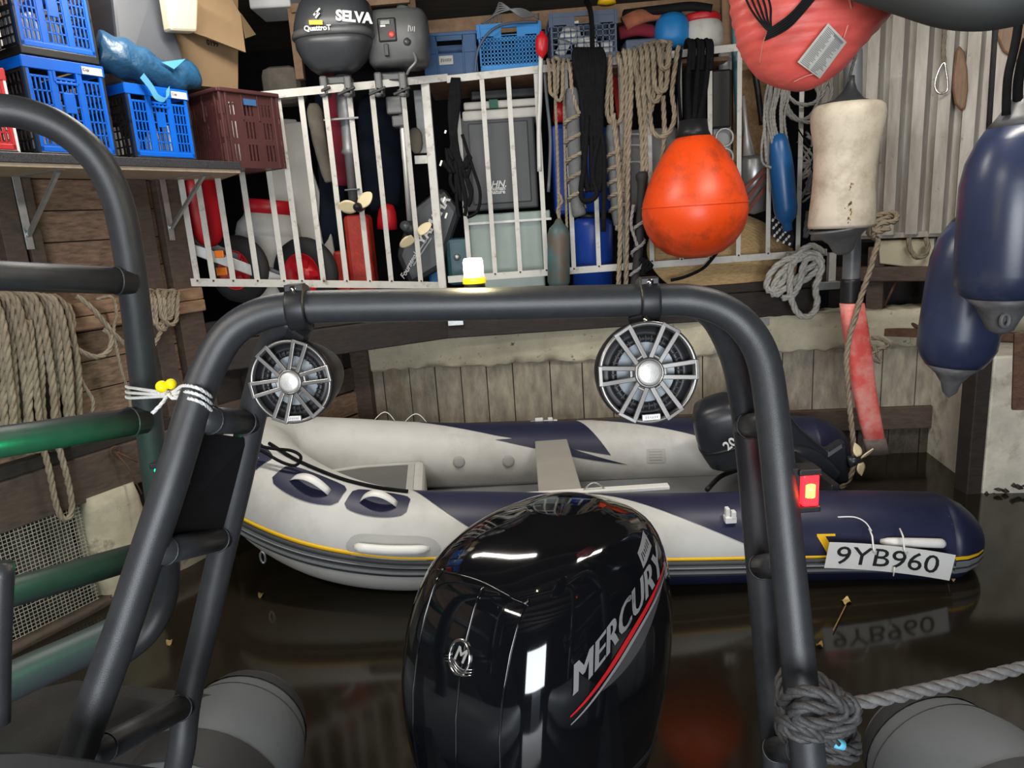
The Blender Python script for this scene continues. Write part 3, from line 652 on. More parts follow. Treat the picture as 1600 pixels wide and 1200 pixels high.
# lettering along the flank, rising aft
sl = .42
def flank(u, v, y0, z0): return cowl_side(y0+u*.93-v*.0, z0+u*sl+v, .0012)
text(cw, 'MERCURY', .088, None, grey_ink, .0, 0, .25, fat=.0034, fn=lambda c: cowl_side(.015+c.x*1.0, .785+c.x*.36+c.y*.95, .0022))
for nm, off, m, h0 in (('stripe', .0, red_ink, .016), ('stripe', -.018, grey_ink, .011)):
    mb = MB(); mb.grid(lambda u, v: cowl_side(-.19+.46*u, .645+off+.18*u+.035*sin(u*pi)*0-.05*(1-u)**2*0+(v-.5)*h0*sin(pi*min(1, u*.9+.08))+.03*u*u, .0013), 24, 2); sub(cw, nm, mb, m)
mb = MB(); mb.grid(lambda u, v: cowl_side(-.09+.33*u, .660+.15*u+.03*u*u+(v-1)*.045*sin(pi*u), .0011), 20, 3); sub(cw, 'swoosh', mb, M('dark chrome print', (.10, .10, .105), .3, .4, 0))
mb = MB(); mb.grid(lambda u, v: cowl_side(.13+.07*u, .865+.03*u+.035*v, .0013), 3, 2); o = sub(cw, 'badge', mb, grey_ink)
marks(o, .055, .016, None, black_pl, 6, fn=lambda c: cowl_side(.165+c.x, .897+c.x*.43+c.y, .002))
# round emblem: ring with a winged M
ec = (.018, .735)
def emb(x, y, o=.002): return cowl_front(ec[0]+x, ec[1]+y, o)
mb = MB(); mb.tube([emb(.031*cos(q*pi/18), .036*sin(q*pi/18), .002) for q in range(36)], .004, 6, True); em = sub(cw, 'emblem', mb, chrome)
text(em, 'M', .046, None, silver, 0, 0, .3, fat=.0012, fn=lambda c: emb(c.x+.002, c.y+.007, .005+c.z))
for k in range(3):
    mb = MB(); mb.tube([emb(-.044+.088*i/10, -.014-.006*k+.007*sin(i/10*pi*2+.5), .003) for i in range(11)], [.001+.0022*sin(pi*i/10) for i in range(11)], 5); sub(em, 'wave', mb, chrome)

# mooring rope round the right legs
rp = T('mooring_rope', 'thick grey laid mooring rope knotted round the right roll bar leg', 'rope', P(1270, 1160, 1.1))
mb = MB(); mb.rope([P(1318, 1103, 1.06), P(1400, 1088, 1.10), P(1500, 1066, 1.16), P(1640, 1034, 1.24), P(1900, 975, 1.40), P(2150, 915, 1.6)], .0125, 7); part(rp, 'rope', mb, rope_moor)
kc = P(1268, 1120, 1.12); pts = []
for i in range(150):                                   # turns round both legs
    a = i/150*2*pi*5.5; tt = i/150
    pts.append(P(1264-7*cos(a*.5), 1092+62*tt+5*sin(a*2.1), 1.19)+V((cos(a)*.060+.012, sin(a)*.085, .012*sin(a*1.3))))
mb = MB(); mb.rope(pts, .0105, 6); part(rp, 'knot', mb, rope_drk)
mb = MB(); mb.rope(cat([P(1222, 1100, 1.08), P(1238, 1084, 1.05), P(1270, 1080, 1.035), P(1302, 1092, 1.03), P(1320, 1112, 1.04), P(1300, 1128, 1.03), P(1262, 1130, 1.03), P(1240, 1120, 1.04), P(1252, 1104, 1.02), P(1290, 1106, 1.02), P(1322, 1095, 1.05)], 8), .0105, 6)
mb.rope(cat([P(1320, 1092, 1.05), P(1334, 1100, 1.05), P(1335, 1122, 1.05), P(1318, 1138, 1.04), P(1290, 1150, 1.04), P(1250, 1152, 1.05), P(1225, 1140, 1.07), P(1222, 1125, 1.06), P(1260, 1140, 1.03), P(1300, 1158, 1.05), P(1308, 1162, 1.05)], 8), .0105, 6); part(rp, 'knot', mb, rope_drk)
mb = MB(); c = P(1309, 1162, 1.05); mb.tube([c+V((-.008, 0, .003)), c+V((.010, 0, -.004))], .0085, 10); part(rp, 'taped_end', mb, M('light blue tape', (.14, .55, .78), .5, 0, .05), label='light blue taped rope end')

# ------------------------------------------------------------------ the neighbouring boat's frame at the left
nb = T('tubular_frame', 'black tubular side frame of the neighbouring boat at the left edge', 'frame', V((-1.2, 1.6, .4)))
mb = MB(); mb.tube(tubepts([(x, y, Y*1.13) for x, y, Y in [(-520, 196, 1.12), (-300, 182, 1.24), (-120, 175, 1.34), (-20, 172, 1.36), (40, 178, 1.38), (100, 203, 1.40), (150, 248, 1.42), (182, 310, 1.44), (200, 390, 1.46), (212, 480, 1.48), (226, 600, 1.51), (240, 720, 1.54), (256, 840, 1.58), (262, 890, 1.60), (255, 945, 1.61), (225, 995, 1.58), (170, 1035, 1.52)]], 5), .0325, 18); part(nb, 'hoop', mb, frame_black)
for a, b, r in (((-60, 428, 1.38), (206, 440, 1.65), .030), ((-60, 700, 1.36), (225, 656, 1.70), .034), ((-60, 948, 1.38), (252, 858, 1.77), .034)):
    mb = MB(); mb.tube([P(*a)-(P(*b)-P(*a))*1.1, P(*a), P(*b)], r, 16); part(nb, 'cross_tube', mb, frame_black); d = (P(*b)-P(*a)).normalized(); weld(nb, P(*b)-d*.034, d, r+.001)
mb = MB(); mb.tube(tubepts([(-420, 1260, 1.05), (-70, 1105, 1.45), (60, 1045, 1.62), (160, 1000, 1.75), (235, 960, 1.86)], 5), .048, 18); part(nb, 'gunwale', mb, M('slate gunwale', (.05, .056, .066), .45, 0, .1))
mb = MB(); mb.tube(tubepts([(3, 880, 1.02), (-2, 1000, 1.0), (-4, 1130, .98)], 4), .018, 12); part(nb, 'rear_post', mb, frame_black)
# white lashing with two yellow balls
t = T('bungee_lashing', 'white bungee cord lashing with two yellow balls joining the frames at left', 'cord', P(265, 612, 1.33))
mb = MB()
for k in range(3):
    mb.rope(cat([P(197, 604+k*8, 1.70), P(206, 606+k*8, 1.62), P(262, 613+k*3, 1.38), P(285, 603+k*9, 1.29), P(305, 605+k*10, 1.262), P(321, 613+k*10, 1.268), P(330, 622+k*10, 1.30), P(322, 628+k*8, 1.34)], 6), .0036, 5)
mb.rope(cat([P(262, 616, 1.35), P(255, 628, 1.33), P(238, 646, 1.32)], 5), .004, 5); mb.rope(cat([P(262, 614, 1.35), P(270, 622, 1.33), P(280, 620, 1.32)], 5), .004, 5)
part(t, 'cord', mb, rope_wht)
for px, py, r in ((253, 604, .0118), (267, 600, .0105)):
    mb = MB(); mb.lathe([(r*sin(i*pi/12), -r*cos(i*pi/12)) for i in range(13)], Matrix.Translation(P(px, py, 1.345)), 20); part(t, 'ball', mb, ball_y)
# ------------------------------------------------------------------ the dinghy
DR = .205
_pp = [P(1455, 838, 3.05), P(1300, 836, 3.08), P(1000, 842, 3.10), P(750, 842, 3.13), P(620, 842, 3.18), P(520, 822, 3.27), P(440, 780, 3.42), P(402, 735, 3.62), P(408, 715, 3.82), P(450, 706, 4.0), P(540, 706, 4.14), P(700, 712, 4.22), P(900, 708, 4.22), P(1150, 702, 4.18), P(1260, 702, 4.16)]
DP = cat(_pp, 10); ND = len(DP)
DT = []
for i in range(ND): DT.append((DP[min(i+1, ND-1)]-DP[max(i-1, 0)]).normalized())
def dfr(s):                                            # frame at fraction s of the path
    x = max(0, min(.99999, s))*(ND-1); i = int(x); f = x-i
    c = DP[i].lerp(DP[i+1], f); t = DT[i].lerp(DT[min(i+1, ND-1)], f).normalized()
    n = V((t.y, -t.x, 0)).normalized()*-1 if False else t.cross(V((0, 0, 1))).normalized(); return c, t, n, n.cross(t)
# outward side: near tube runs -x, t x z = (-1,0,0)x(0,0,1) = (0,1,0): inward, so outward is the opposite
def dsurf(s, th, off=0, r=DR):
    r = r*(1+.24*math.exp(-((s-.39)/.17)**2))
    c, t, n, u = dfr(s); u = V((0, 0, 1)) if u.z < 0 else u
    return c + (-n*cos(th)+u*sin(th))*(r+off)
SX = [p for p in DP]
def s_of_px(px, near=True):                            # fraction along the path for an image column
    best = None
    for i in range(ND):
        s = i/(ND-1)
        if near != (s < .52): continue
        v = DP[i]-CP; x = 800+FPX*v.dot(_r)/v.dot(_f); d = abs(x-px)
        if best is None or d < best[0]: best = (d, s)
    return best[1]
def shr(s): return .17*math.exp(-((s-.34)/.15)**2) - .14*math.exp(-((s-.52)/.10)**2)   # the strake rises and falls with the sheer
dg = T('inflatable_dinghy', 'light grey and navy inflatable dinghy afloat along the back wall', 'dinghy', V((.1, 3.6, 0)))
mb = MB(); rings = []
for i in range(141):
    s = i/140; c, t, n, u = dfr(s); rings.append([dsurf(s, j*2*pi/36) for j in range(36)])
c0, t0, n0, u0 = dfr(0); c1, t1, n1, u1 = dfr(1)
pre = []; post = []
for d, k in ((.20, .30), (.19, .42), (.165, .58), (.12, .78), (.06, .94), (.02, .99)): pre.append([c0-t0*d+(-n0*cos(j*pi/18)+V((0, 0, 1))*sin(j*pi/18))*DR*k for j in range(36)])
for d, k in ((.02, .99), (.08, .94), (.15, .8), (.2, .62), (.23, .4)): post.append([c1+t1*d+(-n1*cos(j*pi/18)+V((0, 0, 1))*sin(j*pi/18))*DR*k for j in range(36)])
mb.loft(pre+rings+post); tube_o = part(dg, 'tube', mb, pvc_l)
def patch(name, cs, m, off=.003, nu=20, nv=10, curve=0):
    """patch on the tube between four (s, theta) corners: a b along the top, d c along the bottom"""
    a, b, c, d = cs
    def fn(u, v):
        s = (a[0]*(1-u)+b[0]*u)*(1-v)+(d[0]*(1-u)+c[0]*u)*v; th = (a[1]*(1-u)+b[1]*u)*(1-v)+(d[1]*(1-u)+c[1]*u)*v
        return dsurf(s, th, off)
    mb = MB(); mb.grid(fn, nu, nv); return sub(tube_o, name, mb, m)
sn = lambda px: s_of_px(px, True)
sf = lambda px: s_of_px(px, False)
TOP = 1.75
# near tube, outer side (theta: 0 outwards, pi/2 up)
patch('navy_patch', [(0, 1.9), (sn(925), 1.9), (sn(1185), -.0), (0, -.0)], navy, nu=30)
patch('navy_patch', [(sn(925), 1.9), (sn(640), 1.9), (sn(755), .60), (sn(800), .60)], navy)
patch('navy_patch', [(0, -.38), (sn(1010), -.38), (sn(980), -1.35), (0, -1.35)], navy)
mb = MB(); mb.loft([[c0-t0*d*1.01+(-n0*cos(j*pi/18)+V((0, 0, 1))*sin(j*pi/18))*(DR*k+.003) for j in range(36)] for d, k in ((.20, .30), (.19, .42), (.165, .58), (.12, .78), (.06, .94), (.0, 1.0))]); sub(tube_o, 'stern_cone', mb, navy)
mb = MB(); mb.loft([[c1+t1*d*1.01+(-n1*cos(j*pi/18)+V((0, 0, 1))*sin(j*pi/18))*(DR*k+.004) for j in range(36)] for d, k in ((0, 1.0), (.02, .99), (.08, .94), (.15, .8), (.2, .62), (.23, .4))]); sub(tube_o, 'stern_cone', mb, navy)
# far tube, inner side (theta near pi is inwards)
patch('navy_patch', [(sf(655), 1.45), (sf(905), 1.45), (sf(960), 2.9), (sf(770), 2.2)], navy)
patch('navy_patch', [(sf(830), 2.3), (sf(770), 2.35), (sf(900), 2.95), (sf(980), 3.2)], navy)
patch('navy_patch', [(sf(930), 1.45), (1, 1.45), (1, 3.3), (sf(1180), 3.2)], navy)
# rubbing strake and yellow line, all round
def strake(name, th, h, m, proud, s0=0.0, s1=1.0):
    mb = MB(); rings = []
    for i in range(121):
        s = s0+(s1-s0)*i/120; h_ = shr(s); a0 = th-h/2+h_; a1 = th+h/2+h_
        rings.append([dsurf(s, a0, .001), dsurf(s, a0+.02, proud), dsurf(s, th+h_, proud*1.25), dsurf(s, a1-.02, proud), dsurf(s, a1, .001)])
    mb.loft(rings, closed=False, cap=False); return sub(tube_o, name, mb, m)
strake('yellow_line', -.03, .075, yellow, .005)
strake('strake', -.12, .11, pvc_d, .012); strake('strake', -.20, .05, pvc_m, .018); strake('strake', -.26, .05, pvc_d, .016); strake('strake', -.33, .09, pvc_m, .018); strake('strake', -.41, .03, pvc_d, .012)
def cone_strip(name, a0, a1, m, off):
    mb = MB(); ds = [(.0, 1.0), (.06, .94), (.12, .78), (.165, .58)]
    mb.grid(lambda u, v: (lambda d, k, th: c0-t0*d+(-n0*cos(th)+V((0, 0, 1))*sin(th))*(DR*k+off))(*[ds[int(min(2.999, u*3))][q]*(1-(u*3-int(min(2.999, u*3))))+ds[int(min(2.999, u*3))+1][q]*(u*3-int(min(2.999, u*3))) for q in (0, 1)], a0+(a1-a0)*v), 9, 3)
    return sub(tube_o, name, mb, m)
cone_strip('yellow_line', -.07, .01, yellow, .007); cone_strip('strake', -.40, -.08, pvc_m, .014); cone_strip('strake', -.26, -.22, pvc_d, .018)
# navy lozenges with white grab straps on the bow
for pa, pb in ((452, 545), (556, 650), (402, 432)):
    sa, sb = sn(pa), sn(pb)
    def loz(u, v, sa=sa, sb=sb):
        k = .50+.50*sin(pi*min(1, max(0, u*1.0)))**.4; return dsurf(sa+(sb-sa)*u, 1.18+(v-.5)*.66*k, .004)
    mb = MB(); mb.grid(loz, 14, 8); sub(tube_o, 'navy_patch', mb, navy)
    mb = MB(); s0_, s1_ = sa+(sb-sa)*.22, sa+(sb-sa)*.82
    def arc(u, v): return dsurf(s0_+(s1_-s0_)*u, 1.16+.13*(v-.5), .006+.062*sin(pi*u)**.8)
    mb.grid(arc, 14, 2); o = sub(tube_o, 'grab_strap', mb, white_pl); sd = o.modifiers.new('thick', 'SOLIDIFY'); sd.thickness = .004
for px in (600, 795-150):                             # straps on the far tube
    s0_ = sf(px-22); s1_ = sf(px+20); mb = MB(); mb.grid(lambda u, v: dsurf(s0_+(s1_-s0_)*u, 1.45+.1*(v-.5), .004+.05*sin(pi*u)), 12, 2); o = sub(tube_o, 'grab_strap', mb, white_pl); sd = o.modifiers.new('thick', 'SOLIDIFY'); sd.thickness = .003
# moulded grab handles on the near flank
def handle(px, th=.12, w=.062, m=white_pl):
    sa = sn(px-47); sb = sn(px+47)
    mb = MB(); mb.grid(lambda u, v: dsurf(sa+(sb-sa)*(.5+(u-.5)*1.25), th+(v-.5)*.50*max(.02, 1-abs(2*u-1)**5)**.5, .003+.003*sin(pi*u)*sin(pi*v)), 24, 6)
    o = sub(tube_o, 'handle_base', mb, M('handle base pvc', (.40, .40, .39), .5, 0, .05) if px < 1000 else navy)
    mb = MB(); pts = [dsurf(sa+(sb-sa)*u, th+.01, .004+.030*min(1, sin(pi*u)*3)) for u in [i/16 for i in range(17)]]; mb.tube(pts, [.010+.012*min(1, sin(pi*i/16)*4) for i in range(17)], 10, flat=.8); h = sub(tube_o, 'grab_handle', mb, m)
handle(636, .27); handle(1392, .30)
# towing eye
mb = MB(); c = dsurf(sn(462), -.80, .006); mb.box(c+V((0, .02, .012)), (.03, .03, .03)); part(dg, 'eye_plate', mb, pvc_m, .006)
mb = MB(); mb.tube([c+V((.012*cos(q*pi/8), -.01+.0*q, -.018+.03*sin(q*pi/8))) for q in range(16)], .006, 8, True); part(dg, 'towing_eye', mb, steel)
# hull: shallow V under the tubes
mb = MB(); rings = []
for i in range(25):
    f = i/24; x0 = 1.75-2.75*f; wd = .66*(1-max(0, (f-.62)/.38)**2*.85); zk = -.22+.26*max(0, (f-.55)/.45)**2; ze = .03+.24*max(0, (f-.55)/.45)**2
    yc = 3.62+.02*f; rings.append([V((x0, yc-wd, ze)), V((x0, yc-wd*.5, (zk+ze)/2-.03)), V((x0, yc, zk)), V((x0, yc+wd*.5, (zk+ze)/2-.03)), V((x0, yc+wd, ze)), V((x0, yc, ze+.03))])
mb.loft(rings); part(dg, 'hull', mb, pvc_l)
# floor, bow locker with hatch
mb = MB(); mb.slab([(-.85, 3.2, .13), (1.5, 3.2, .13), (1.5, 4.1, .13), (-.85, 4.1, .13)], .02, (0, 0, 1)); part(dg, 'floor_board', mb, pvc_m)
lz = .36
lk = [P(455, 745, 3.62), P(660, 765, 3.36), P(662, 706, 3.98), P(560, 704, 3.98), P(470, 716, 3.9)]
lk = [V((p.x, p.y, lz)) for p in lk]
mb = MB(); mb.slab(lk, .24, (0, 0, 1)); bl = part(dg, 'bow_locker', mb, pvc_l, .03)
cen = sum(lk, V())/5; mb = MB(); mb.slab([cen+(p-cen)*.80+V((.02, -.03, .008)) for p in lk], .012, (0, 0, 1)); sub(bl, 'hatch_frame', mb, M('hatch rim', (.45, .45, .43), .5, 0, .05), .004)
mb = MB(); mb.slab([cen+(p-cen)*.68+V((.025, -.035, .012)) for p in lk], .012, (0, 0, 1)); sub(bl, 'hatch', mb, M('dull hatch grey', (.13, .13, .125), .5, 0, .1), .003)
mb = MB(); c = P(515, 748, 3.44); c.z = lz+.02
for k in range(4): mb.box(c+V((.012*k-.02, 0, .004*k % .01)), (.008, .03, .02))
sub(bl, 'hinge', mb, white_pl, .002)
# black painter along the bow
mb = MB(); mb.tube(cat([dsurf(sn(p), 1.62, .009) for p in (415, 445, 480, 520, 560, 600, 640)], 5), .009, 7); mb.tube(cat([P(385, 690, 3.34), P(420, 700, 3.3), P(455, 704, 3.27), P(470, 714, 3.25), P(462, 727, 3.25), P(440, 722, 3.26), P(405, 703, 3.3), P(392, 705, 3.3)], 5), .008, 7); part(dg, 'painter', mb, rope_blk)
# thwart
a, b, c, d = P(835, 678, 4.10), P(885, 676, 4.10), P(912, 775, 3.18), P(842, 777, 3.18)
zt = .40; mb = MB(); mb.slab([V((p.x, p.y, zt)) for p in (d, c, b, a)], .03, (0, 0, 1)); th_ = part(dg, 'thwart', mb, M('thwart grey', (.36, .35, .32), .5, 0, .06), .006)
for y0, px0, px1 in ((4.12, 715, 957), (3.20, 730, 1045)):
    mb = MB(); q0 = P(px0, 678 if y0 > 4 else 765, y0); q1 = P(px1, 680 if y0 > 4 else 767, y0); mb.bar(V((q0.x, y0, zt+.008)), V((q1.x, y0, zt+.008)), .05, .018); part(dg, 'thwart_rail', mb, white_pl, .004)
mb = MB(); c = P(850, 660, 4.26); mb.box(c, (.17, .04, .02)); mb.box(c+V((-.03, 0, .02)), (.05, .03, .02)); mb.box(c+V((.04, 0, .018)), (.03, .03, .02)); part(dg, 'rowlock', mb, white_pl, .004)
mb = MB(); c = P(982, 660, 4.26); mb.box(c, (.03, .03, .03)); part(dg, 'rowlock', mb, white_pl, .004)
mb = MB(); c = dsurf(sn(1128), .82, .012); mb.box(c, (.05, .045, .03)); mb.box(c+V((-.012, 0, .03)), (.018, .03, .05)); mb.box(c+V((.012, -.01, .025)), (.02, .03, .035)); part(dg, 'rowlock', mb, white_pl, .004)
mb = MB(); mb.tube([P(912, 766, 3.2)+V((.10*i/8, 0, .035*sin(pi*i/8))) for i in range(9)], .004, 6); part(dg, 'wire_loop', mb, steel)
# drain valve, printed plates on the far tube's inside
for px, py in ((710, 745), (792, 745)):
    c = P(px, py, 4.03); mb = MB(); s_ = sf(px); q = dsurf(s_, 3.0, .002); q2 = dsurf(s_, 3.0, .5); Mx = axis(q, q2-q); mb.lathe([(0, .006), (.022, .006), (.034, .003), (.036, 0)], Mx, 20); part(dg, 'valve', mb, M('valve grey', (.36, .36, .35), .5, 0, .05))
for pa, pb in ((965, 985), (990, 1018)):
    sa, sb = sf(pa), sf(pb); mb = MB(); mb.grid(lambda u, v: dsurf(sa+(sb-sa)*u, 2.75+.40*v, .003), 3, 3); o = sub(tube_o, 'data_plate', mb, M('data plate', (.45, .45, .42), .5, 0, .05))
    mb = MB()
    for k in range(4):
        mb.grid(lambda u, v: dsurf(sa+(sb-sa)*(.12+.7*u), 2.82+.08*k+.02*v, .004), 2, 1)
    sub(tube_o, 'fine_print', mb, grey_ink)
# yellow emblem partly behind the leg
for k, (a0, a1) in enumerate(((1252, 1266), (1266, 1281))):
    sa, sb = sn(a0), sn(a1)
    mb = MB(); mb.grid(lambda u, v: dsurf(sa+(sb-sa)*(u*.45+(v*.55 if k == 0 else (1-v)*.55)), .42-.38*v if True else 0, .0045), 3, 8); sub(tube_o, 'yellow_mark', mb, yellow)
mb = MB(); sa = sn(1243); sb = sn(1253); mb.grid(lambda u, v: dsurf(sa+(sb-sa)*(u*.5+v*.5), .30-.22*v, .0045), 2, 6); sub(tube_o, 'yellow_mark', mb, yellow)
mb = MB(); sa = sn(1254); sb = sn(1283); mb.grid(lambda u, v: dsurf(sa+(sb-sa)*u, .42+.05*v, .0046), 3, 2); sub(tube_o, 'yellow_mark', mb, yellow)
# transom
mb = MB(); mb.slab([(1.52, 3.15, .10), (1.52, 4.15, .10), (1.52, 4.15, .38), (1.52, 3.15, .38)], .04, (1, 0, 0)); part(dg, 'transom', mb, black_pl, .006)
# number plate
pa, pb, pc, pd = P(1294, 846, 2.80), P(1491, 866, 2.77), P(1486, 902, 2.77), P(1290, 886, 2.80)
npx = (pb-pa).normalized(); ny = (pa-pd); ny = (ny-npx*ny.dot(npx)).normalized(); nz = npx.cross(ny)
W_ = (pb-pa).length; Hh = (pa-pd).length; cen = (pa+pb+pc+pd)/4
t = T('number_plate', 'white registration plate 9YB960 tied to the dinghy handle', 'number plate', cen-V((0, 0, .06)))
Mx = basis(cen, npx, ny, nz); mb = MB()
def bend(p): return Mx @ V((p[0], p[1]-.012*(p[0]/W_*2)**2+.006, p[2]+.0))
mb.grid(lambda u, v: bend(((u-.5)*W_, (v-.5)*Hh, 0)), 12, 2, False); o = part(t, 'plate', mb, white_pl); sd = o.modifiers.new('thick', 'SOLIDIFY'); sd.thickness = .003; sd.offset = -1
text(t, '9YB960', Hh*.98, None, ink, .0002, .0008, fn=lambda c: bend((c.x*1.2-.012, c.y-.002, .005+c.z)))
mb = MB(); mb.tube([bend((W_*.5*a, Hh*.5*b, .001)) for a, b in ((-.99, -.95), (0, -.95), (.99, -.95), (.99, .95), (0, .95), (-.99, .95))], .0015, 5, True); part(t, 'rim', mb, grey_ink)
for px in (1362, 1410):
    mb = MB(); mb.tube([P(px-4, 826, 2.84), P(px+1, 838, 2.80), P(px+3, 858, 2.765), P(px+6, 866, 2.76), P(px+8, 858, 2.80)], .004, 6); part(t, 'cable_tie', mb, white_pl)
mb = MB(); mb.tube(cat([P(1309, 808, 2.86), P(1335, 808, 2.84), P(1352, 816, 2.82), P(1362, 830, 2.80)], 5), .003, 6); part(t, 'tie_tail', mb, white_pl)
mb = MB(); mb.tube([P(1398, 886, 2.76), P(1396, 900, 2.76)], .003, 6); part(t, 'tie_tail', mb, white_pl)
# the dinghy's engine
eng = T('outboard_motor', 'small dark navy outboard with number 20 tilted on the dinghy transom', 'outboard', P(1180, 740, 4.0))
ex = (P(1190, 690, 3.75)-P(1120, 620, 3.75)).normalized(); ez = V((-.35, -.1, .93)).normalized(); ey = ez.cross(ex).normalized(); ex = ey.cross(ez)
Mx = basis(P(1150, 715, 3.75), ex, ey, ez)
mb = MB(); mb.loft([rring(0, 0, a, b, z, 36, 3, Mx) for z, a, b in ((-.02, .10, .10), (.02, .15, .13), (.10, .165, .145), (.2, .165, .145), (.30, .15, .135), (.36, .12, .11), (.385, .06, .06))]); cw2 = part(eng, 'cowl', mb, out_navy)
mb = MB(); mb.loft([rring(0, 0, .17, .15, z, 36, 3, Mx) for z in (.13, .145)]); sub(cw2, 'seam', mb, black_pl)
text(cw2, '20', .068, Matrix.Translation(P(1141, 694, 3.50)) @ Mx.to_3x3().to_4x4() @ Matrix.Rotation(radians(90), 4, 'X') @ Matrix.Rotation(radians(22), 4, 'Z'), white_ink, .001, .004)
mb = MB(); mb.tube(cat([P(1190, 745, 3.7), P(1235, 715, 3.7), P(1275, 725, 3.7), P(1300, 745, 3.7)], 5), [.09, .088, .085, .082, .08, .078, .076, .074, .072, .07, .068, .066, .064, .062, .06, .06], 14); part(eng, 'midsection', mb, out_navy)
mb = MB(); mb.slab([P(1180, 610, 3.7), P(1215, 625, 3.7), P(1255, 672, 3.7), P(1295, 706, 3.7), P(1322, 688, 3.7), P(1330, 756, 3.7), P(1240, 772, 3.7), P(1170, 740, 3.7)], .09, (0, -1, 0)); part(eng, 'leg', mb, out_navy, .025)
mb = MB(); mb.tube([P(1345, 718, 3.70)+V((0, 0, 0)), P(1325, 722, 3.7)], [.02, .035], 14); part(eng, 'gearcase', mb, out_navy)
pc_ = P(1344, 718, 3.68)
for k in range(3):
    a = 2*pi*k/3+.5; mb = MB(); d_ = V((.25*cos(a)+.1, -.25*cos(a), sin(a))).normalized()
    mb.grid(lambda u, v: pc_+d_*(.02+.075*u)+V((1, .3, .2)).normalized()*(v-.5)*.055*sin(pi*(u*.8+.2)), 6, 4); o = part(eng, 'propeller_blade', mb, prop_w); sd = o.modifiers.new('thick', 'SOLIDIFY'); sd.thickness = .006
mb = MB(); mb.tube(cat([P(1150, 735, 3.8), P(1125, 745, 3.75), P(1105, 765, 3.6)], 5), .014, 8); part(eng, 'tiller', mb, black_pl)
# ------------------------------------------------------------------ shelf on the left wall and what stands on it
SH = 2.02
t = T('wall_shelf', 'long chipboard wall shelf with black speckled front edge on the left wall', 'shelf', LW(.2, 0, SH))
mb = MB(); mb.slab([LW(-.02, -1.6, SH+.028), LW(.44, -1.6, SH+.028), LW(.44, .90, SH+.028), LW(.0, 1.12, SH+.028)], .03, (0, 0, 1)); part(t, 'board', mb, chip, .002)
mb = MB(); mb.bar(LW(.445, -1.6, SH+.03), LW(.445, .90, SH+.033), .012, .038); part(t, 'front_edge', mb, edge_bl, .003)
for al in (.035, .735):
    mb = MB(); mb.bar(LW(.047, al, SH), LW(.047, al, SH-.31), .032, .006, E2); mb.bar(LW(.04, al, SH-.003), LW(.40, al, SH-.003), .03, .005); mb.bar(LW(.052, al, SH-.25), LW(.37, al, SH-.008), .016, .016, E1); part(t, 'bracket', mb, steel, .001)

def crate_panel(mb, w, h, z0, cols, rows, bw, org, ex, ez, th, nrm, hole=None):
    """grid of bars in the plane ex/ez"""
    org = V(org); ex = V(ex); ez = V(ez); nrm = V(nrm)
    for i in range(cols+1):
        x = i*w/cols; a = org+ex*x+ez*z0; mb.bar(a, a+ez*h, bw if 0 < i < cols else bw*1.6, th, nrm)
    for j in range(rows+1):
        z_ = z0+j*h/rows; a = org+ez*z_; mb.bar(a, a+ex*w, bw if 0 < j < rows else bw*1.6, th, nrm)
def fold_crate(name, label, Mx, L=.31, D=.46, H=.265, side=blue_cr, end=black_pl, group='folding crates on the wall shelf', tag_=False):
    """local: front face at x=0 looking +x, length along y, depth along -x"""
    t = T(name, label, 'crate', None, group, Mx)
    def pp(n, mb, m, **k): return part(t, n, mb, m, local=True, **k)
    mb = MB(); mb.box((-D/2, L/2, .016), (D, L, .032)); pp('base', mb, black_pl, bevel=.004)
    for x, nx in ((0, 1), (-D, -1)):
        mb = MB(); n_ = V((nx, 0, 0)); o = V((x-nx*.006, 0, 0))
        mb.box(o+V((0, L/2, H-.022)), (.016, L, .044)); mb.box(o+V((0, .012, H/2)), (.010, .024, H-.06)); mb.box(o+V((0, L-.012, H/2)), (.010, .024, H-.06)); mb.box(o+V((0, L/2, .042)), (.010, L, .02))
        for y_ in (L*.335, L*.665): mb.box(o+V((0, y_, H/2)), (.009, .024, H-.06))
        mb.box(o+V((0, L/2, H*.58)), (.008, L*.13, H*.20))
        for hx in (L*.36, L*.64): mb.box(o+V((0, hx, H-.062)), (.014, .012, .045))
        mb.box(o+V((0, L/2, H-.086)), (.014, L*.28, .010))
        pp('side_wall', mb, side, bevel=.002)
        mb = MB()
        for y0, y1 in ((.024, L*.335-.012), (L*.335+.012, L*.665-.012), (L*.665+.012, L-.024)):
            crate_panel(mb, y1-y0, H-.125, .055, 4, 5, .0055, o+V((0, y0, 0)), (0, 1, 0), (0, 0, 1), .006, n_)
        pp('side_grille', mb, side)
    for y, ny in ((0, -1), (L, 1)):
        mb = MB(); o = V((0, y-ny*.006, 0)); mb.box(o+V((-D/2, 0, H-.022)), (D, .014, .044)); mb.box(o+V((-.012, 0, H/2)), (.024, .012, H-.04)); mb.box(o+V((-D+.012, 0, H/2)), (.024, .012, H-.04)); mb.box(o+V((-D/2, 0, H*.52)), (D, .012, .018))
        pp('end_frame', mb, end, bevel=.003)
        mb = MB(); crate_panel(mb, D-.05, H-.09, .04, 14, 7, .006, o+V((-D+.025, 0, 0)), (1, 0, 0), (0, 0, 1), .006, (0, ny, 0)); pp('end_grille', mb, end)
        mb = MB(); mb.box(o+V((-D/2, 0, H-.022)), (D, .017, .04)); pp('end_rim', mb, side, bevel=.002)
    if tag_:
        mb = MB(); mb.box((.0035, L*.84, H-.026), (.003, L*.26, .030)); o = pp('paper_tag', mb, paper)
        text(o, 'Cup', .016, basis((.0055, L*.76, H-.024), (0, 1, 0), (0, 0, 1), (1, 0, 0)), ink, .0003, .0002)
    return t
def LM(out, al, z, turn=0): return ML @ Matrix.Translation((out, al, z)) @ Matrix.Rotation(turn, 4, 'Z')
ZS = SH+.030
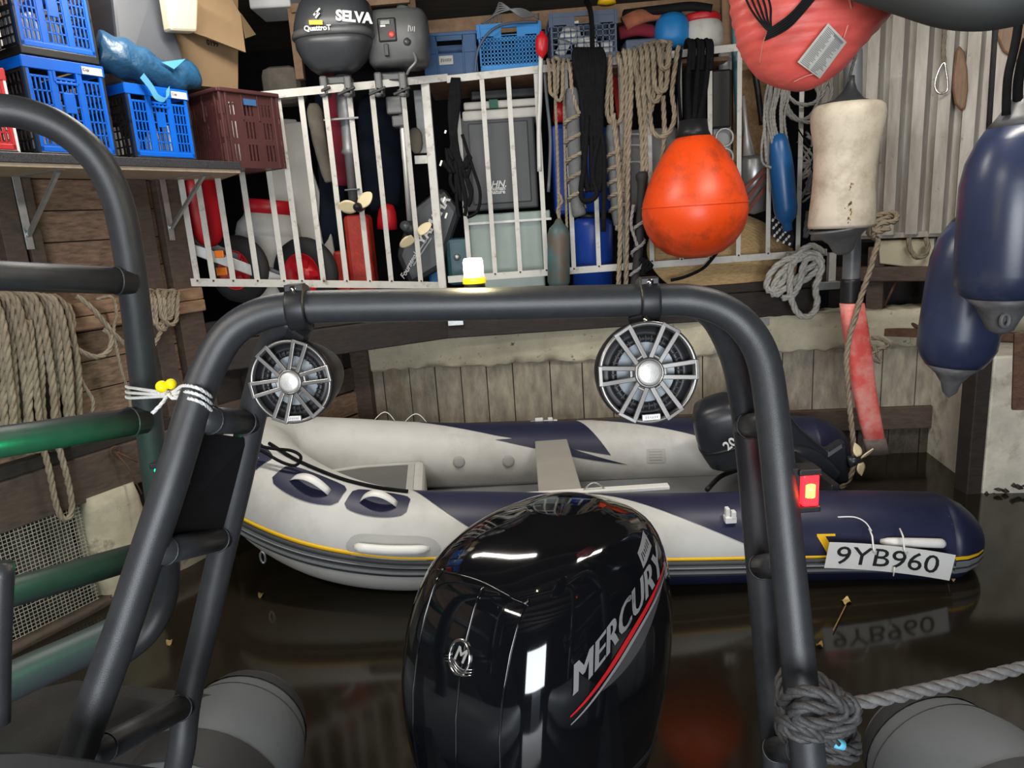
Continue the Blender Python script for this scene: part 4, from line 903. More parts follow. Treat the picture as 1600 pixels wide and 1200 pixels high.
fold_crate('folding_crate', 'blue folding crate on the shelf beneath another blue crate, beside the bag', LM(.425, -.052, ZS), .325, .46, .385, tag_=True)
fold_crate('folding_crate', 'blue and black folding crate on the shelf under the rolled blue bag', LM(.425, .355, ZS), .315, .46, .335, tag_=True)
fold_crate('folding_crate', 'topmost blue folding crate, stacked on another blue crate at upper left', LM(.425, -.045, ZS+.39), .31, .46, .325)
fold_crate('folding_crate', 'blue folding crate at the very top left corner, edge only', LM(.425, -.42, ZS+.39), .31, .46, .325)
fold_crate('folding_crate', 'red and white folding crate at the left picture edge on the shelf', LM(.425, -.43, ZS), .31, .46, .325, side=red_pl, end=white_pl)
# pale things that show through the crate walls
rs = random.Random(4)
def jars(label, out, al, z, n, L):
    mb = MB()
    for i in range(n):
        c = LW(out-rs.uniform(.07, .34), al+.05+(L-.10)*i/(n-1), z); r = rs.uniform(.024, .032); h = rs.uniform(.13, .2)
        mb.lathe([(r*.9, 0), (r, .01), (r, h*.72), (r*.45, h*.86), (r*.45, h), (0, h)], Matrix.Translation(c), 14)
    o = solo('crate_contents', mb, white_pl, label, 'contents'); o['kind'] = 'stuff'
jars('pale bottles and wrapping heaped inside the topmost blue folding crate', .42, -.045, ZS+.39+.034, 11, .31)
jars('pale bottles heaped inside the blue crate under the rolled bag', .42, .365, ZS+.034, 7, .31)
jars('pale bottles heaped inside the lower blue crate with a hand slot', .42, -.052, ZS+.034, 8, .32)
# rolled blue tarp bag
b = T('tarp_bag', 'crumpled blue tarp shopping bag lying on a folding crate', 'bag', LW(.25, .45, ZS+.29))
mb = MB(); ax_ = cat([PL(152, 78, .34), PL(180, 88, .36), PL(220, 103, .37), (PL(262, 122, .37)), PL(297, 116, .35)], 6); rad = [.070+.024*sin(pi*min(1, i/len(ax_)*1.15+.22)) for i in range(len(ax_))]
mb.tube(ax_, rad, 20, flat=.85); k_ = random.Random(2)
ph = [k_.uniform(0, 6) for _ in range(4)]
mb.v = [(x+.006*sin(70*z+ph[0]+40*y), y+.006*sin(60*x+ph[1]+50*z), z+.007*sin(75*x+30*y+ph[2])) for x, y, z in mb.v]; part(b, 'body', mb, bag_blue)
mb = MB(); q = [PL(222, 118, .45), PL(236, 136, .455), PL(246, 152, .46), PL(260, 155, .46), PL(262, 138, .455)]; qq = cat(q, 6)
mb.grid(lambda u, v: qq[min(len(qq)-1, int(u*(len(qq)-1)+.5))]+V((.0, 0, (v-.5)*.022))+E1*(v-.5)*.022, len(qq)-1, 1, False); o = part(b, 'strap', mb, strap_bl); sd = o.modifiers.new('thick', 'SOLIDIFY'); sd.thickness = .003
mb = MB(); mb.slab([PL(252, 97, .44), PL(290, 92, .44), PL(272, 108, .45)], .004, E2); part(b, 'strap', mb, strap_bl)
# dark grey bin behind the bag
mb = MB(); mb.slab([PL(172, -40, .30), PL(248, -40, .33), PL(292, 105, .36), PL(292, 145, .36), PL(190, 130, .33)], .22, E2); solo('storage_bin', mb, grey_bin, 'dark grey plastic bin standing behind the blue tarp bag on the shelf', 'bin', bevel=.014)
# cream tub, cardboard box
mb = MB(); c0 = PL(266, -25, .44); c1 = PL(289, 50, .43)
mb = MB(); mb.slab([PL(256, -30, .45), PL(312, -30, .45), PL(309, 50, .43), PL(268, 48, .43)], .06, E2); tb = solo('plastic_tub', mb, cream, 'cream plastic container hanging down at the top edge beside the cardboard box', 'container', bevel=.012)
bx = T('cardboard_box', 'open brown cardboard box with a drooping flap above the brown crate', 'box', PL(320, 110, .3))
mb = MB(); mb.slab([PL(274, -40, .25), PL(372, -40, .25), PL(372, 140, .25), PL(274, 130, .25)], .22, E2); o = part(bx, 'body', mb, card)
mb = MB(); mb.slab([PL(268, 40, .27), PL(300, -30, .28), PL(363, 0, .32), PL(376, 22, .34), PL(384, 82, .36), PL(320, 57, .33)], .006, E2); part(bx, 'flap', mb, card)
mb = MB(); mb.slab([PL(376, 20, .33), PL(400, 54, .30), PL(384, 60, .34)], .005, E2); part(bx, 'flap', mb, card)
text(bx, '0199', .042, axis(PL(332, 66, .275), E2, -E1) @ Matrix.Rotation(pi, 4, 'Z'), ink, .0008, .0005) if False else None
text(bx, '0199', .036, basis(PL(332, 68, .256), E1, V((0, 0, 1)), E2), ink, .0008, .0006)
# brown harvest crate
def brown_crate():
    Mx = LM(.43, .845, ZS-.005, radians(-6)); L, D, Hh = .335, .42, .375
    t = T('harvest_crate', 'dark brown plastic harvest crate at the right end of the wall shelf', 'crate', None, None, Mx)
    def fl(z): return .012*(z/Hh)                     # slight flare
    for (o, ex, n_, W, cols) in ((V((0, 0, 0)), V((0, 1, 0)), V((1, 0, 0)), L, 3), (V((0, 0, 0)), V((-1, 0, 0)), V((0, -1, 0)), D, 4), (V((0, L, 0)), V((-1, 0, 0)), V((0, 1, 0)), D, 4), (V((-D, 0, 0)), V((0, 1, 0)), V((-1, 0, 0)), L, 3)):
        mb = MB(); z = V((0, 0, 1)); rows = ((.035, .115), (.145, .225), (.255, .315))
        zz = [0]+[q for r_ in rows for q in r_]+[Hh]
        for i in range(0, len(zz), 2): a = o+z*(zz[i]+zz[i+1])/2-n_*.004; mb.bar(a, a+ex*W, .006, zz[i+1]-zz[i])
        nb_ = int(W/.020)
        for r0, r1 in rows:
            for i in range(nb_+1):
                w_ = .0105 if i % 5 else .03; a = o+ex*(W*i/nb_)+z*r0-n_*.004; mb.bar(a, a+z*(r1-r0), w_, .006, n_)
        part(t, 'side_wall', mb, brown_cr, local=True)
        for f in (.0, .09, .91, 1.0): mb = MB(); a = o+ex*W*f; mb.bar(a, a+z*Hh, .014, .016, n_); part(t, 'rib', mb, brown_cr, local=True, bevel=.003)
        for f in (.36, .64): mb = MB(); a = o+ex*W*f+z*(Hh*.62); mb.bar(a, a+z*Hh*.36, .008, .010, n_); part(t, 'rib', mb, brown_cr, local=True, bevel=.002)
        mb = MB(); a = o+z*(Hh-.008)+n_*.006; mb.bar(a-ex*.008, a+ex*(W+.008), .022, .020); part(t, 'rim', mb, brown_cr, local=True, bevel=.005)
    mb = MB(); mb.box((-D/2, L/2, .008), (D-.02, L-.02, .012)); part(t, 'bottom', mb, brown_cr, local=True, bevel=.003)
    mb = MB(); mb.box((.0045, L*.5, Hh-.055), (.004, L*.22, .03)); part(t, 'hand_slot', mb, blue_dk, local=True, label='blue backed hand slot')
brown_crate()
# ------------------------------------------------------------------ ropes on the left wall
def strands(pf, specs, over=True, kk=6):
    """one rope that goes up and down over a beam: specs = (x0, x1, ytop, ybot, out)"""
    pts = []
    for (x0, x1, yt, yb, o) in specs:
        m = (x0+x1)/2
        if over: pts += [pf(x0-2, yt-4, o-.08)]
        pts += [pf(x0, yt+6, o), pf(x0*.9+m*.1, (yt*.6+yb*.4), o+.01), pf(x0*.75+m*.25, yt*.15+yb*.85, o+.012), pf(m, yb, o+.018), pf(x1*.75+m*.25, yt*.15+yb*.85, o+.012), pf(x1*.9+m*.1, (yt*.6+yb*.4), o+.01), pf(x1, yt+6, o)]
        if over: pts += [pf(x1+2, yt-4, o-.08)]
    return cat(pts, kk)
plf = lambda x, y, o: PL(x, y, o)
mb = MB(); sp = []
for i in range(10):
    pass
pts = []
for i in range(13):                                    # strands bend over the beam from the left and fall to the right
    xt = -34+i*10.5; k = i*1.7; o = .125+.016*(i % 3)
    one = [PL(xt-34, 480+4*sin(k), .085), PL(xt-14, 464-5*sin(i/12*pi), o-.01), PL(xt+6, 474-4*sin(i/12*pi), o+.02), PL(xt+20, 520, o+.02), PL(xt+27+3*sin(k), 580, o+.01), PL(xt+31+5*sin(k*2), 640, o), PL(xt+34, 684, o)]
    pts += one if i % 2 == 0 else one[::-1]
mb.rope(cat(pts, 8), .0165, 6)
for i in range(5): mb.rope(cat([PL(2+11*i, 545, .07), PL(4+11*i, 600, .08), PL(8+11*i, 680, .09)], 6), .014, 5)
solo('rope_coil', mb, rope_tan, 'big hank of thick tan rope hung over the left wall beam at the picture edge', 'rope')
mb = MB(); mb.rope(cat([PL(38, 520, .16), PL(45, 500, .17), PL(52, 560, .175), PL(60, 640, .17), PL(66, 690, .15), PL(78, 740, .13), PL(88, 790, .12), PL(100, 812, .12), PL(112, 800, .12), PL(108, 760, .125), PL(92, 700, .14), PL(84, 690, .14), PL(60, 704, .14), PL(40, 706, .14)], 8), .0145, 5)
solo('rope_tail', mb, rope_tan, 'tan rope end hanging in a loop down over the dark beam above the wire mesh', 'rope')
mb = MB(); mb.rope(cat([PL(88, 474, .10), PL(105, 476, .13), PL(114, 500, .135), PL(112, 525, .135), PL(106, 535, .14), PL(124, 548, .13), PL(150, 558, .12), PL(170, 548, .12), PL(174, 525, .12), PL(162, 514, .11)], 8), .0135, 5); mb.rope(cat([PL(110, 530, .13), PL(118, 570, .12), PL(130, 600, .12), PL(145, 625, .12), PL(144, 645, .12)], 6), .009, 5)
solo('rope_loop', mb, rope_tan, 'single tan rope looped over the beam right of the big hank', 'rope')
mb = MB(); mb.rope(cat([PL(120, 462, .10), PL(140, 478, .12), PL(160, 500, .125), PL(182, 526, .125), PL(205, 545, .12), PL(230, 560, .11)], 8), .013, 5)
mb.rope(cat([PL(150, 468, .09), PL(175, 464, .12), PL(182, 490, .125), PL(178, 520, .125), PL(190, 580, .12), PL(200, 610, .11), PL(204, 640, .11)], 8), .008, 5)
solo('rope_loop', mb, rope_tan, 'thin tan rope lying slanted across the beam beside the black frame', 'rope')
mb = MB(); sp = [(228+i*7, 250+i*7, 462-4*(i % 2), 500+8*(i % 3), .11+.008*i) for i in range(5)]; mb.rope(strands(plf, sp), .012, 5)
mb.rope(cat([PL(262, 470, .13), PL(258, 500, .14), PL(248, 525, .14), PL(238, 543, .14)], 6), .012, 5)
solo('rope_coil', mb, rope_tan, 'small bundle of tan rope hung on the beam right of the black frame', 'rope')
# ------------------------------------------------------------------ railing of white painted angle bars
FL0 = P(281, 441, 3.86); FL1 = P(694, 446, 4.55); FLT = V((FL1.x-FL0.x, FL1.y-FL0.y, 0)).normalized(); FLN = V((FLT.y, -FLT.x, 0))
TL1 = P(700, 121, 4.56); TL0 = Pp(281, 162, FL0, FLT)
def PF(px, py, o=0): return Pp(px, py, FL0+FLN*o, FLT)
def fY(px): return PF(px, 440).y if px < 690 else 4.55
def rail_sec(par, a, b, h, n_):
    mb = MB(); mb.bar(a, b, .006, h, V((0, 0, 1))); mb2 = MB(); d = V(n_)*-.018; up = V((0, 0, h/2-.003)); mb.bar(a+d+up, b+d+up, .036, .006)
    part(par, 'rail', mb, white_pnt, .001); part(par, 'rail_flange', mb2, white_pnt, .001)
def baluster(par, lo, hi, w_, n_, t_):
    mb = MB(); lo = V(lo)-V(n_)*.006; hi = V(hi)-V(n_)*.006; mb.bar(lo, hi, w_, .005, n_); s_ = V(t_)*(w_/2-.003)-V(n_)*.016; mb.bar(lo+s_, hi+s_, .005, .030, n_)
    b = part(par, 'baluster', mb, white_pnt)
    mb = MB(); q = lo+V(n_)*.006+V((0, 0, .012)); mb.lathe([(0, 0), (.006, 0), (.005, .004), (0, .005)], axis(q+V(n_)*.004, n_), 8); sub(b, 'bolt', mb, rust)
rg = T('railing', 'left panel of the white painted metal railing, running from wall to thick post', 'railing', FL0)
rail_sec(rg, FL0, FL1, .042, FLN); rail_sec(rg, TL0, TL1, .042, FLN)
for px in (309, 334, 365, 403, 444, 472, 506, 542, 578, 612, 658):
    lo = PF(px, 442); f = (V((lo.x, lo.y, 0))-V((FL0.x, FL0.y, 0))).length/(FL1-FL0).length; ht = TL0.z+(TL1.z-TL0.z)*f
    baluster(rg, lo, V((lo.x, lo.y, ht)), .030, FLN, FLT)
mb = MB(); mb.bar(FL0+V((0, 0, -.03)), FL0+V((0, 0, .08)), .04, .02, FLN); part(rg, 'wall_bracket', mb, white_pnt, .003)
mb = MB(); lo = P(693, 462, 4.54); mb.bar(lo, V((lo.x, lo.y, TL1.z)), .05, .045, V((0, -1, 0))); part(rg, 'post', mb, white_pnt, .004)
mb = MB(); q0 = P(648, 250, 4.6); q1 = P(672, 249, 4.6); mb.bar(q0, q1, .02, .05); part(rg, 'cross_piece', mb, white_pnt, .003)
rg2 = T('railing', 'right panel of the white painted metal railing, behind the ropes and buoy', 'railing', P(700, 440, 4.55))
B0, B1, T0, T1 = P(700, 437, 4.55), P(1292, 394, 4.55), P(698, 124, 4.55), P(1300, 58, 4.55)
NY = V((0, -1, 0)); rail_sec(rg2, B0, B1, .042, NY); rail_sec(rg2, T0, T1, .042, NY)
for px, py in ((735, 434), (774, 431), (813, 428), (854, 425), (897, 423), (936, 419), (978, 415), (1019, 411), (1065, 408), (1110, 406), (1154, 402), (1200, 399), (1247, 396)):
    lo = P(px, py, 4.55); f = (lo.x-B0.x)/(B1.x-B0.x); baluster(rg2, lo, V((lo.x, lo.y, T0.z+(T1.z-T0.z)*f)), .028, NY, V((1, 0, 0)))
mb = MB(); lo = P(1298, 441, 4.56); hi = P(1294, 395, 4.56); mb.bar(lo, V((lo.x, lo.y, hi.z)), .045, .04, NY); part(rg2, 'post', mb, white_pnt, .003)
mb = MB(); c = P(1290, 446, 4.52); mb.box(c, (.16, .06, .05)); part(rg2, 'foot_plate', mb, steel, .004)

# ------------------------------------------------------------------ shape helpers for things behind the railing
def pb(px0, py0, px1, py1, Y, dp):
    m = (px0+px1)/2; a = P(px0, (py0+py1)/2, Y); b = P(px1, (py0+py1)/2, Y); z0 = P(m, py1, Y).z; z1 = P(m, py0, Y).z
    return V(((a.x+b.x)/2, Y+dp/2, (z0+z1)/2)), (abs(b.x-a.x), dp, z1-z0)
def pbox(*a, R=None):
    mb = MB(); c, d = pb(*a); return mb.box(c, d, R)
def plathe(px, Y, prof, n=24, lean=None):              # prof: (half width px, y px); axis runs through (px, y)
    mb = MB(); s_ = mpp(Y); top = P(px, prof[0][1], Y); bot = P(lean if lean else px, prof[-1][1], Y)
    ax_ = (bot-top); L_ = ax_.length; y0, y1 = prof[0][1], prof[-1][1]
    return mb.lathe([(r*s_, (y-y0)/(y1-y0)*L_) for r, y in prof], axis(top, ax_), n)
def ptube(pts, r, Y=None, n=8, k=5, **kw):
    mb = MB(); return mb.tube(cat([P(p[0], p[1], p[2] if len(p) > 2 else Y) for p in pts], k), r, n, **kw)
def prope(mb, pts, r, Y=None, n=5, k=6): return mb.rope(cat([P(p[0], p[1], p[2] if len(p) > 2 else Y) for p in pts], k), r, n)
ST = wood_s
# shelf rack
rk = T('storage_rack', 'bare wooden storage rack behind the railing carrying crates and drums', 'rack', P(800, 300, 4.9))
zr = P(800, 113, 4.72).z
for (px0, py0, px1, py1, Y, dp) in ((455, 8, 468, 124, 4.75, .05), (1128, -20, 1143, 280, 4.9, .05), (640, -30, 652, 110, 5.2, .05)):
    part(rk, 'upright', pbox(px0, py0, px1, py1, Y, dp), ST, .003)
mb = MB(); a = P(455, 14, 4.74); b = P(640, -2, 4.74); mb.bar(a, b, .04, .05); part(rk, 'cross_rail', mb, ST, .003)
mb = MB(); a = P(640, 20, 5.3); b = P(780, 8, 5.3); mb.bar(a+V((0, 0, .1)), b+V((0, 0, .1)), .04, .05); part(rk, 'cross_rail', mb, alu, .003)
mb = MB(); a = P(665, 48, 5.35); b = P(1128, 8, 5.35); mb.bar(a, b, .04, .12); part(rk, 'cross_rail', mb, ST, .003)
mb = MB(); x0 = P(660, 100, 4.65).x; x1 = P(1140, 70, 4.65).x; mb.slab([(x0, 4.66, zr), (x1, 4.66, zr), (x1, 5.4, zr), (x0, 5.4, zr)], .025, (0, 0, 1)); part(rk, 'shelf_board', mb, ST, .003)
mb = MB(); x0 = P(440, 0, 5.6).x; zt_ = P(800, -60, 5.2).z; mb.slab([(x0, 5.1, zt_), (x1, 5.1, zt_), (x1, 5.9, zt_), (x0, 5.9, zt_)], .025, (0, 0, 1)); part(rk, 'shelf_board', mb, ST, .003)
solo('polystyrene_box', pbox(385, -60, 450, 12, 4.7, .3), white_pl, 'white box underside at the top edge left of the outboards', 'box', bevel=.01)
solo('striped_sack', pbox(405, 100, 466, 160, 4.85, .25), cloth_bg, 'dim ribbed grey beige sack behind the left end of the railing', 'sack', bevel=.06)
# crates on the rack
def slot_crate(name, label, px0, py0, px1, py1, Y, dp, m, cols, rows, solid=False, tagpx=None):
    c, d = pb(px0, py0, px1, py1, Y, dp); t = T(name, label, 'crate', c-V((0, 0, d[2]/2))); W, D, Hh = d; o = c+V((-W/2, -D/2, -Hh/2))
    X = V((1, 0, 0)); Z = V((0, 0, 1))
    mb = MB(); mb.box(c+V((0, 0, Hh/2-.012)), (W+.02, D+.02, .024)); mb.v = [v for v in mb.v]
    if solid:
        for cc, dd in ((c+V((0, -D/2+.004, -.06)), (W, .008, Hh-.12)), (c+V((-W/2+.004, 0, 0)), (.008, D, Hh-.02)), (c+V((W/2-.004, 0, 0)), (.008, D, Hh-.02)), (c+V((0, D/2-.004, 0)), (W, .008, Hh-.02))): mb2 = MB(); mb2.box(cc, dd); part(t, 'side_wall', mb2, m, .003)
        mb2 = MB(); h0 = W*.30
        for sx in (-1, 1): mb2.box(c+V((sx*(W/2-(W-.16)/4), -D/2+.004, Hh/2-.065)), ((W-.16)/2, .008, .11))
        mb2.box(c+V((0, -D/2+.004, Hh/2-.028)), (.17, .008, .04)); part(t, 'side_wall', mb2, m)
        for sx in (-.5, -.25, .25, .5): mb2 = MB(); mb2.box(c+V((sx*W*.98, -D/2-.003, -.04)), (.012, .008, Hh-.10)); part(t, 'rib', mb2, m, .002)
        mb = MB()
        for sy in (-1, 1): mb.box(c+V((0, sy*D/2, Hh/2-.01)), (W+.016, .014, .02))
        for sx in (-1, 1): mb.box(c+V((sx*W/2, 0, Hh/2-.01)), (.014, D+.016, .02))
        part(t, 'rim', mb, m, .003)
    else:
        for org, ex, w_, n_ in ((o, X, W, V((0, -1, 0))), (o, V((0, 1, 0)), D, V((-1, 0, 0))), (o+X*W, V((0, 1, 0)), D, V((1, 0, 0))), (o+V((0, D, 0)), X, W, V((0, 1, 0)))):
            mb = MB(); crate_panel(mb, w_, Hh-.10, .025, cols, rows, .007, org, ex, Z, .008, n_)
            a = org+Z*(Hh-.012); mb.bar(a, a+ex*w_, .014, .026); a = org+Z*(Hh-.07); mb.bar(a, a+ex*w_, .008, .012)
            for f in (0, .30, .70, 1): a = org+ex*w_*f; mb.bar(a+Z*(Hh-.08), a+Z*Hh, .05 if 0 < f < 1 else .03, .009, n_)
            for f in (.12, .88): a = org+ex*w_*f; mb.bar(a+Z*(Hh-.075), a+Z*Hh, w_*.24, .007, n_)
            a = org+Z*.012; mb.bar(a, a+ex*w_, .010, .028); part(t, 'side_wall', mb, m)
    mb = MB(); mb.box(c+V((0, 0, -Hh/2+.006)), (W-.01, D-.01, .010)); part(t, 'bottom', mb, m)
    if tagpx:
        q = pb(*tagpx, Y-.009, .003); mb = MB(); mb.box(*q); o_ = part(t, 'paper_tag', mb, paper); marks(o_, q[1][0]*.8, q[1][2]*.45, basis(q[0]+V((0, -.003, 0)), X, Z, V((0, -1, 0))), ink, 6)
    return t
slot_crate('stacking_crate', 'dull blue closed stacking crate with a hand slot behind the grey electric outboard', 662, 50, 745, 118, 4.80, .34, blue_dk, 0, 0, True, (686, 87, 708, 101))
slot_crate('slotted_crate', 'bright blue slotted crate on the rack above the grey cooler', 750, 36, 843, 108, 4.74, .32, blue_br, 17, 7)
slot_crate('slotted_crate', 'grey blue slotted basket with pale things inside, right of the red siphon bulb', 862, 18, 962, 92, 4.76, .34, blue_gr, 10, 5)
rs = random.Random(11); mb = MB()
for k in range(9):
    c = P(rs.uniform(872, 952), rs.uniform(45, 84), 4.95+rs.uniform(-.05, .1)); mb.box(c, (rs.uniform(.06, .12), .05, rs.uniform(.05, .1)), Matrix.Rotation(rs.uniform(-.6, .6), 3, 'Y'))
o = solo('crate_contents', mb, white_pl, 'pale odds and ends filling the grey blue basket', 'contents'); o['kind'] = 'stuff'
mb = MB()
for k in range(5): mb.tube(cat([P(752+8*k, 38, 4.95), P(780, 20-4*k, 4.9), P(815, 14+3*k, 4.9), P(842, 30-2*k, 4.95)], 5), .006, 6)
solo('cable_bundle', mb, out_sh, 'grey cables arching out of the bright blue slotted crate', 'cable')
mb = MB(); mb.tube(cat([P(742, 115, 4.68), P(748, 75, 4.66), P(770, 46, 4.66), P(800, 36, 4.68), P(840, 34, 4.72)], 6), .008, 8); solo('hose_loop', mb, blue_gr, 'thin dark hose curving over the front of the bright blue crate', 'hose')
t = T('strap', 'black strap draped over the grey blue basket', 'strap', P(923, 95, 4.7)); mb = MB(); mb.tube(cat([P(915, 0, 4.9), P(922, 15, 4.72), P(925, 45, 4.70), P(926, 95, 4.68)], 5), .018, 8, flat=.35); part(t, 'webbing', mb, rope_blk)
solo('yellow_lid', plathe(948, 4.85, [(0, -3), (12, -1), (13, 6), (0, 8)]), yellow, 'small yellow lid on top of the grey blue basket', 'lid')
# drums and soft things at the right of the rack
t = T('drum', 'small white drum with a red screw lid at the right end of the rack', 'drum', P(1096, 78, 4.9))
part(t, 'body', plathe(1096, 4.9, [(0, 34), (24, 34), (28, 40), (30, 50), (30, 68), (27, 78), (0, 80)]), barrel_w); part(t, 'lid', plathe(1095, 4.9, [(0, 24), (24, 24), (27, 27), (27, 35), (24, 37), (0, 37)]), red_pl, .002)
solo('drum', plathe(1050, 4.88, [(0, 21), (14, 22), (22, 32), (25, 45), (25, 62), (22, 74), (0, 76)]), blue_br, 'small blue rounded drum beside the white drum with red lid', 'drum')
solo('folded_cloth', ptube([(975, 38, 4.9), (1000, 26, 4.9), (1040, 20, 4.95)], [.06]*6+[.055]*5, n=12, flat=.6), cloth_or, 'faded orange bundle of cloth on the rack behind the blue drum', 'cloth')
solo('dark_cloth', ptube([(975, 22, 5.0), (1040, 14, 4.85), (1080, 10, 4.82), (1112, 14, 4.8)], .035, n=12, flat=.7), black_matt, 'black cloth lying over the drums at the right end of the rack', 'cloth')
solo('plastic_tray', pbox(978, 60, 1028, 82, 4.8, .2), blue_gr, 'low smoky plastic tray on the rack left of the blue drum', 'tray', bevel=.01)
solo('cloth_bundle', ptube([(968, 52, 4.92), (995, 46, 4.9), (1022, 50, 4.92)], .05, n=12, flat=.7), cloth_rd, 'dark red bundle of cloth behind the smoky tray', 'cloth')
# red siphon bulb with hose
t = T('siphon_pump', 'red siphon bulb with a clear hose standing against the railing', 'pump', P(847, 240, 4.5))
part(t, 'bulb', plathe(847, 4.5, [(3, 49), (4, 53), (8, 57), (9, 62), (9, 78), (7, 84), (4, 88), (3, 92)], lean=846), red_pl); part(t, 'hose', ptube([(845, 86), (844, 150), (842, 200), (843, 268)], .014, 4.5), tl_clear)
part(t, 'hose', ptube([(850, 95), (854, 150), (860, 220), (857, 300)], .010, 4.58), rib_grey)

# ------------------------------------------------------------------ outboards clamped to the top rail
def head(t, name, px, Y, secs, m, dpt=.16, e=2.8, lean=0):
    rings = []
    for (y, hw, k) in secs:
        c = P(px+lean*(y-60), y, Y); rings.append(rring(c.x, c.y, hw*mpp(Y), dpt*k, c.z, 36, e))
    mb = MB(); mb.loft(rings); return part(t, name, mb, m)
Ys = 4.30
t = T('outboard_motor', 'dark grey petrol outboard with SELVA lettering clamped to the railing', 'outboard', P(548, 330, Ys))
hd = head(t, 'cowl', 524, Ys, [(58, 52, 1.08), (52, 55, 1.12), (40, 54, 1.1), (25, 52, 1.06), (10, 48, .98), (2, 40, .85), (-3, 26, .6), (-5, 10, .3)], out_dk, .17, 3)
head(t, 'lower_cowl', 524, Ys, [(114, 26, .5), (108, 34, .62), (95, 44, .85), (78, 52, 1.0), (63, 55, 1.08)], out_dk, .17, 2.8)
head(t, 'trim_band', 524, Ys, [(66, 55, 1.10), (63, 57.5, 1.15), (58, 57, 1.15), (54, 55, 1.11)], out_md, .17, 2.9)
sf_ = lambda px, py, o: P(px, py, Ys-.197-o)
X, Z, NYv = V((1, 0, 0)), V((0, 0, 1)), V((0, -1, 0))
tilt = Matrix.Rotation(radians(-8), 4, 'Z')
text(hd, 'SELVA', .070, basis(P(553, 27, Ys-.172), V((.93, .36, -.05)), V((.12, 0, .99)), V((.36, -.93, 0))), white_ink, .0035, .002)
text(hd, 'QuattroT', .036, basis(P(496, 44, Ys-.203), V((1, -.02, -.02)), Z, NYv), white_ink, .0012, .002)
mb = MB(); mb.bar(P(483, 35, Ys-.203), P(504, 35, Ys-.203), .003, .022); sub(hd, 'yellow_sticker', mb, yellow)
mb = MB()
for a, b in (((490, 24), (500, 13)), ((492, 20), (498, 21)), ((493, 28), (499, 20))): mb.bar(P(*a, Ys-.201), P(*b, Ys-.201), .003, .009)
sub(hd, 'logo_mark', mb, white_ink)
def clamp_set(t, pxs, y0, y1, Y):
    for px in pxs:
        part(t, 'clamp_arm', pbox(px-6, y0, px+6, y1, Y-.06, .10), out_md, .01)
        mb = MB(); c = P(px, y1-3, Y-.03); mb.lathe([(0, -.03), (.022, -.03), (.026, 0), (.010, .02), (.010, .08), (0, .08)], axis(c, V((0, 1, 0))), 14); part(t, 'clamp_screw', mb, out_sh)
        mb = MB(); mb.bar(c+V((-.05, -.03, -.012)), c+V((.05, -.03, .022)), .016, .016); part(t, 'screw_handle', mb, black_pl, .004)
    part(t, 'clamp_bracket', pbox(min(pxs)-4, y0, max(pxs)+4, y0+14, Y-.02, .06), out_dk, .008)
clamp_set(t, (505, 543), 118, 148, Ys)
part(t, 'tilt_tube', plathe(535, Ys+.1, [(12, 110), (12, 185), (9, 190), (9, 230), (12, 236), (7, 240), (6, 330)], lean=553), out_sh)
mb = MB(); mb.slab([P(505, 186, Ys+.02), P(560, 182, Ys+.02), P(560, 182, Ys+.2), P(505, 186, Ys+.2)], .012, (0, 0, 1)); part(t, 'plate', mb, out_sh, .003)
mb = MB(); mb.slab([P(538, 296, Ys), P(562, 294, Ys), P(562, 294, Ys+.28), P(538, 296, Ys+.28)], .010, (0, 0, 1)); part(t, 'cavitation_plate', mb, out_dk, .003)
pc_ = P(560, 324, Ys-.02)
mb = MB(); mb.lathe([(0, -.06), (.022, -.05), (.028, 0), (.024, .10), (0, .14)], axis(pc_, V((0, 1, 0))), 16); part(t, 'hub', mb, black_pl)
for k, (dx, dz) in enumerate(((-.95, .12), (.75, .65))):
    d_ = V((dx, -.05, dz)).normalized(); q_ = V((-dz, .5, dx)).normalized(); mb = MB()
    mb.grid(lambda u, v: pc_+d_*(.015+.10*u)+q_*(v-.5)*.085*sin(pi*(.15+.85*u)*.98)**.6, 8, 6); o = part(t, 'propeller_blade', mb, prop_w); sd = o.modifiers.new('thick', 'SOLIDIFY'); sd.thickness = .006
Yt = 4.42
t = T('electric_outboard', 'mid grey electric outboard with control panel clamped to the railing', 'outboard', P(640, 380, Yt))
hd = head(t, 'battery_case', 623, Yt, [(106, 36, .8), (100, 41, .9), (74, 43, .98), (70, 44, 1), (50, 43, .98), (30, 41, .92), (23, 37, .85), (20, 28, .6), (19, 12, .3)], out_md, .15, 4, .05)
fr = Yt-.151
part(t, 'control_panel', pbox(590, 27, 619, 65, fr-.005, .02), black_pl, .008)
part(t, 'display', pbox(594, 31, 609, 38, fr-.012, .01), M('display glass', (.02, .06, .05), .15, 0, 0), .001)
part(t, 'label', pbox(594, 39, 602, 42, fr-.012, .01), white_pl)
mb = MB(); mb.lathe([(0, .012), (.012, .012), (.018, .008), (.018, 0)], axis(P(612, 54, fr), NYv), 18); part(t, 'stop_button', mb, M('red stop button', (.55, .06, .05), .4, 0, 0))
part(t, 'latch', pbox(600, 68, 607, 87, fr-.01, .02), black_pl, .003)
mb = MB(); mb.lathe([(0, .02), (.020, .02), (.024, .0), (.024, -.03)], axis(P(636, 66, fr+.02), V((.3, -1, 0))), 18); part(t, 'knob', mb, out_dk)
o = marks(hd, .075, .036, basis(P(646, 45, fr+.004), V((.80, .6, 0)), Z, V((.6, -.80, 0))), white_ink, 6)
part(t, 'filler_cap', plathe(630, Yt, [(0, 10), (9, 11), (10, 20), (10, 24)]), M('green cap', (.10, .14, .12), .5, 0, .1))
clamp_set(t, (591, 629), 112, 148, Yt)
part(t, 'handle', ptube([(645, 80, Yt-.12), (650, 95, Yt-.16), (640, 108, Yt-.16), (636, 116, Yt-.14)], .008), out_sh)
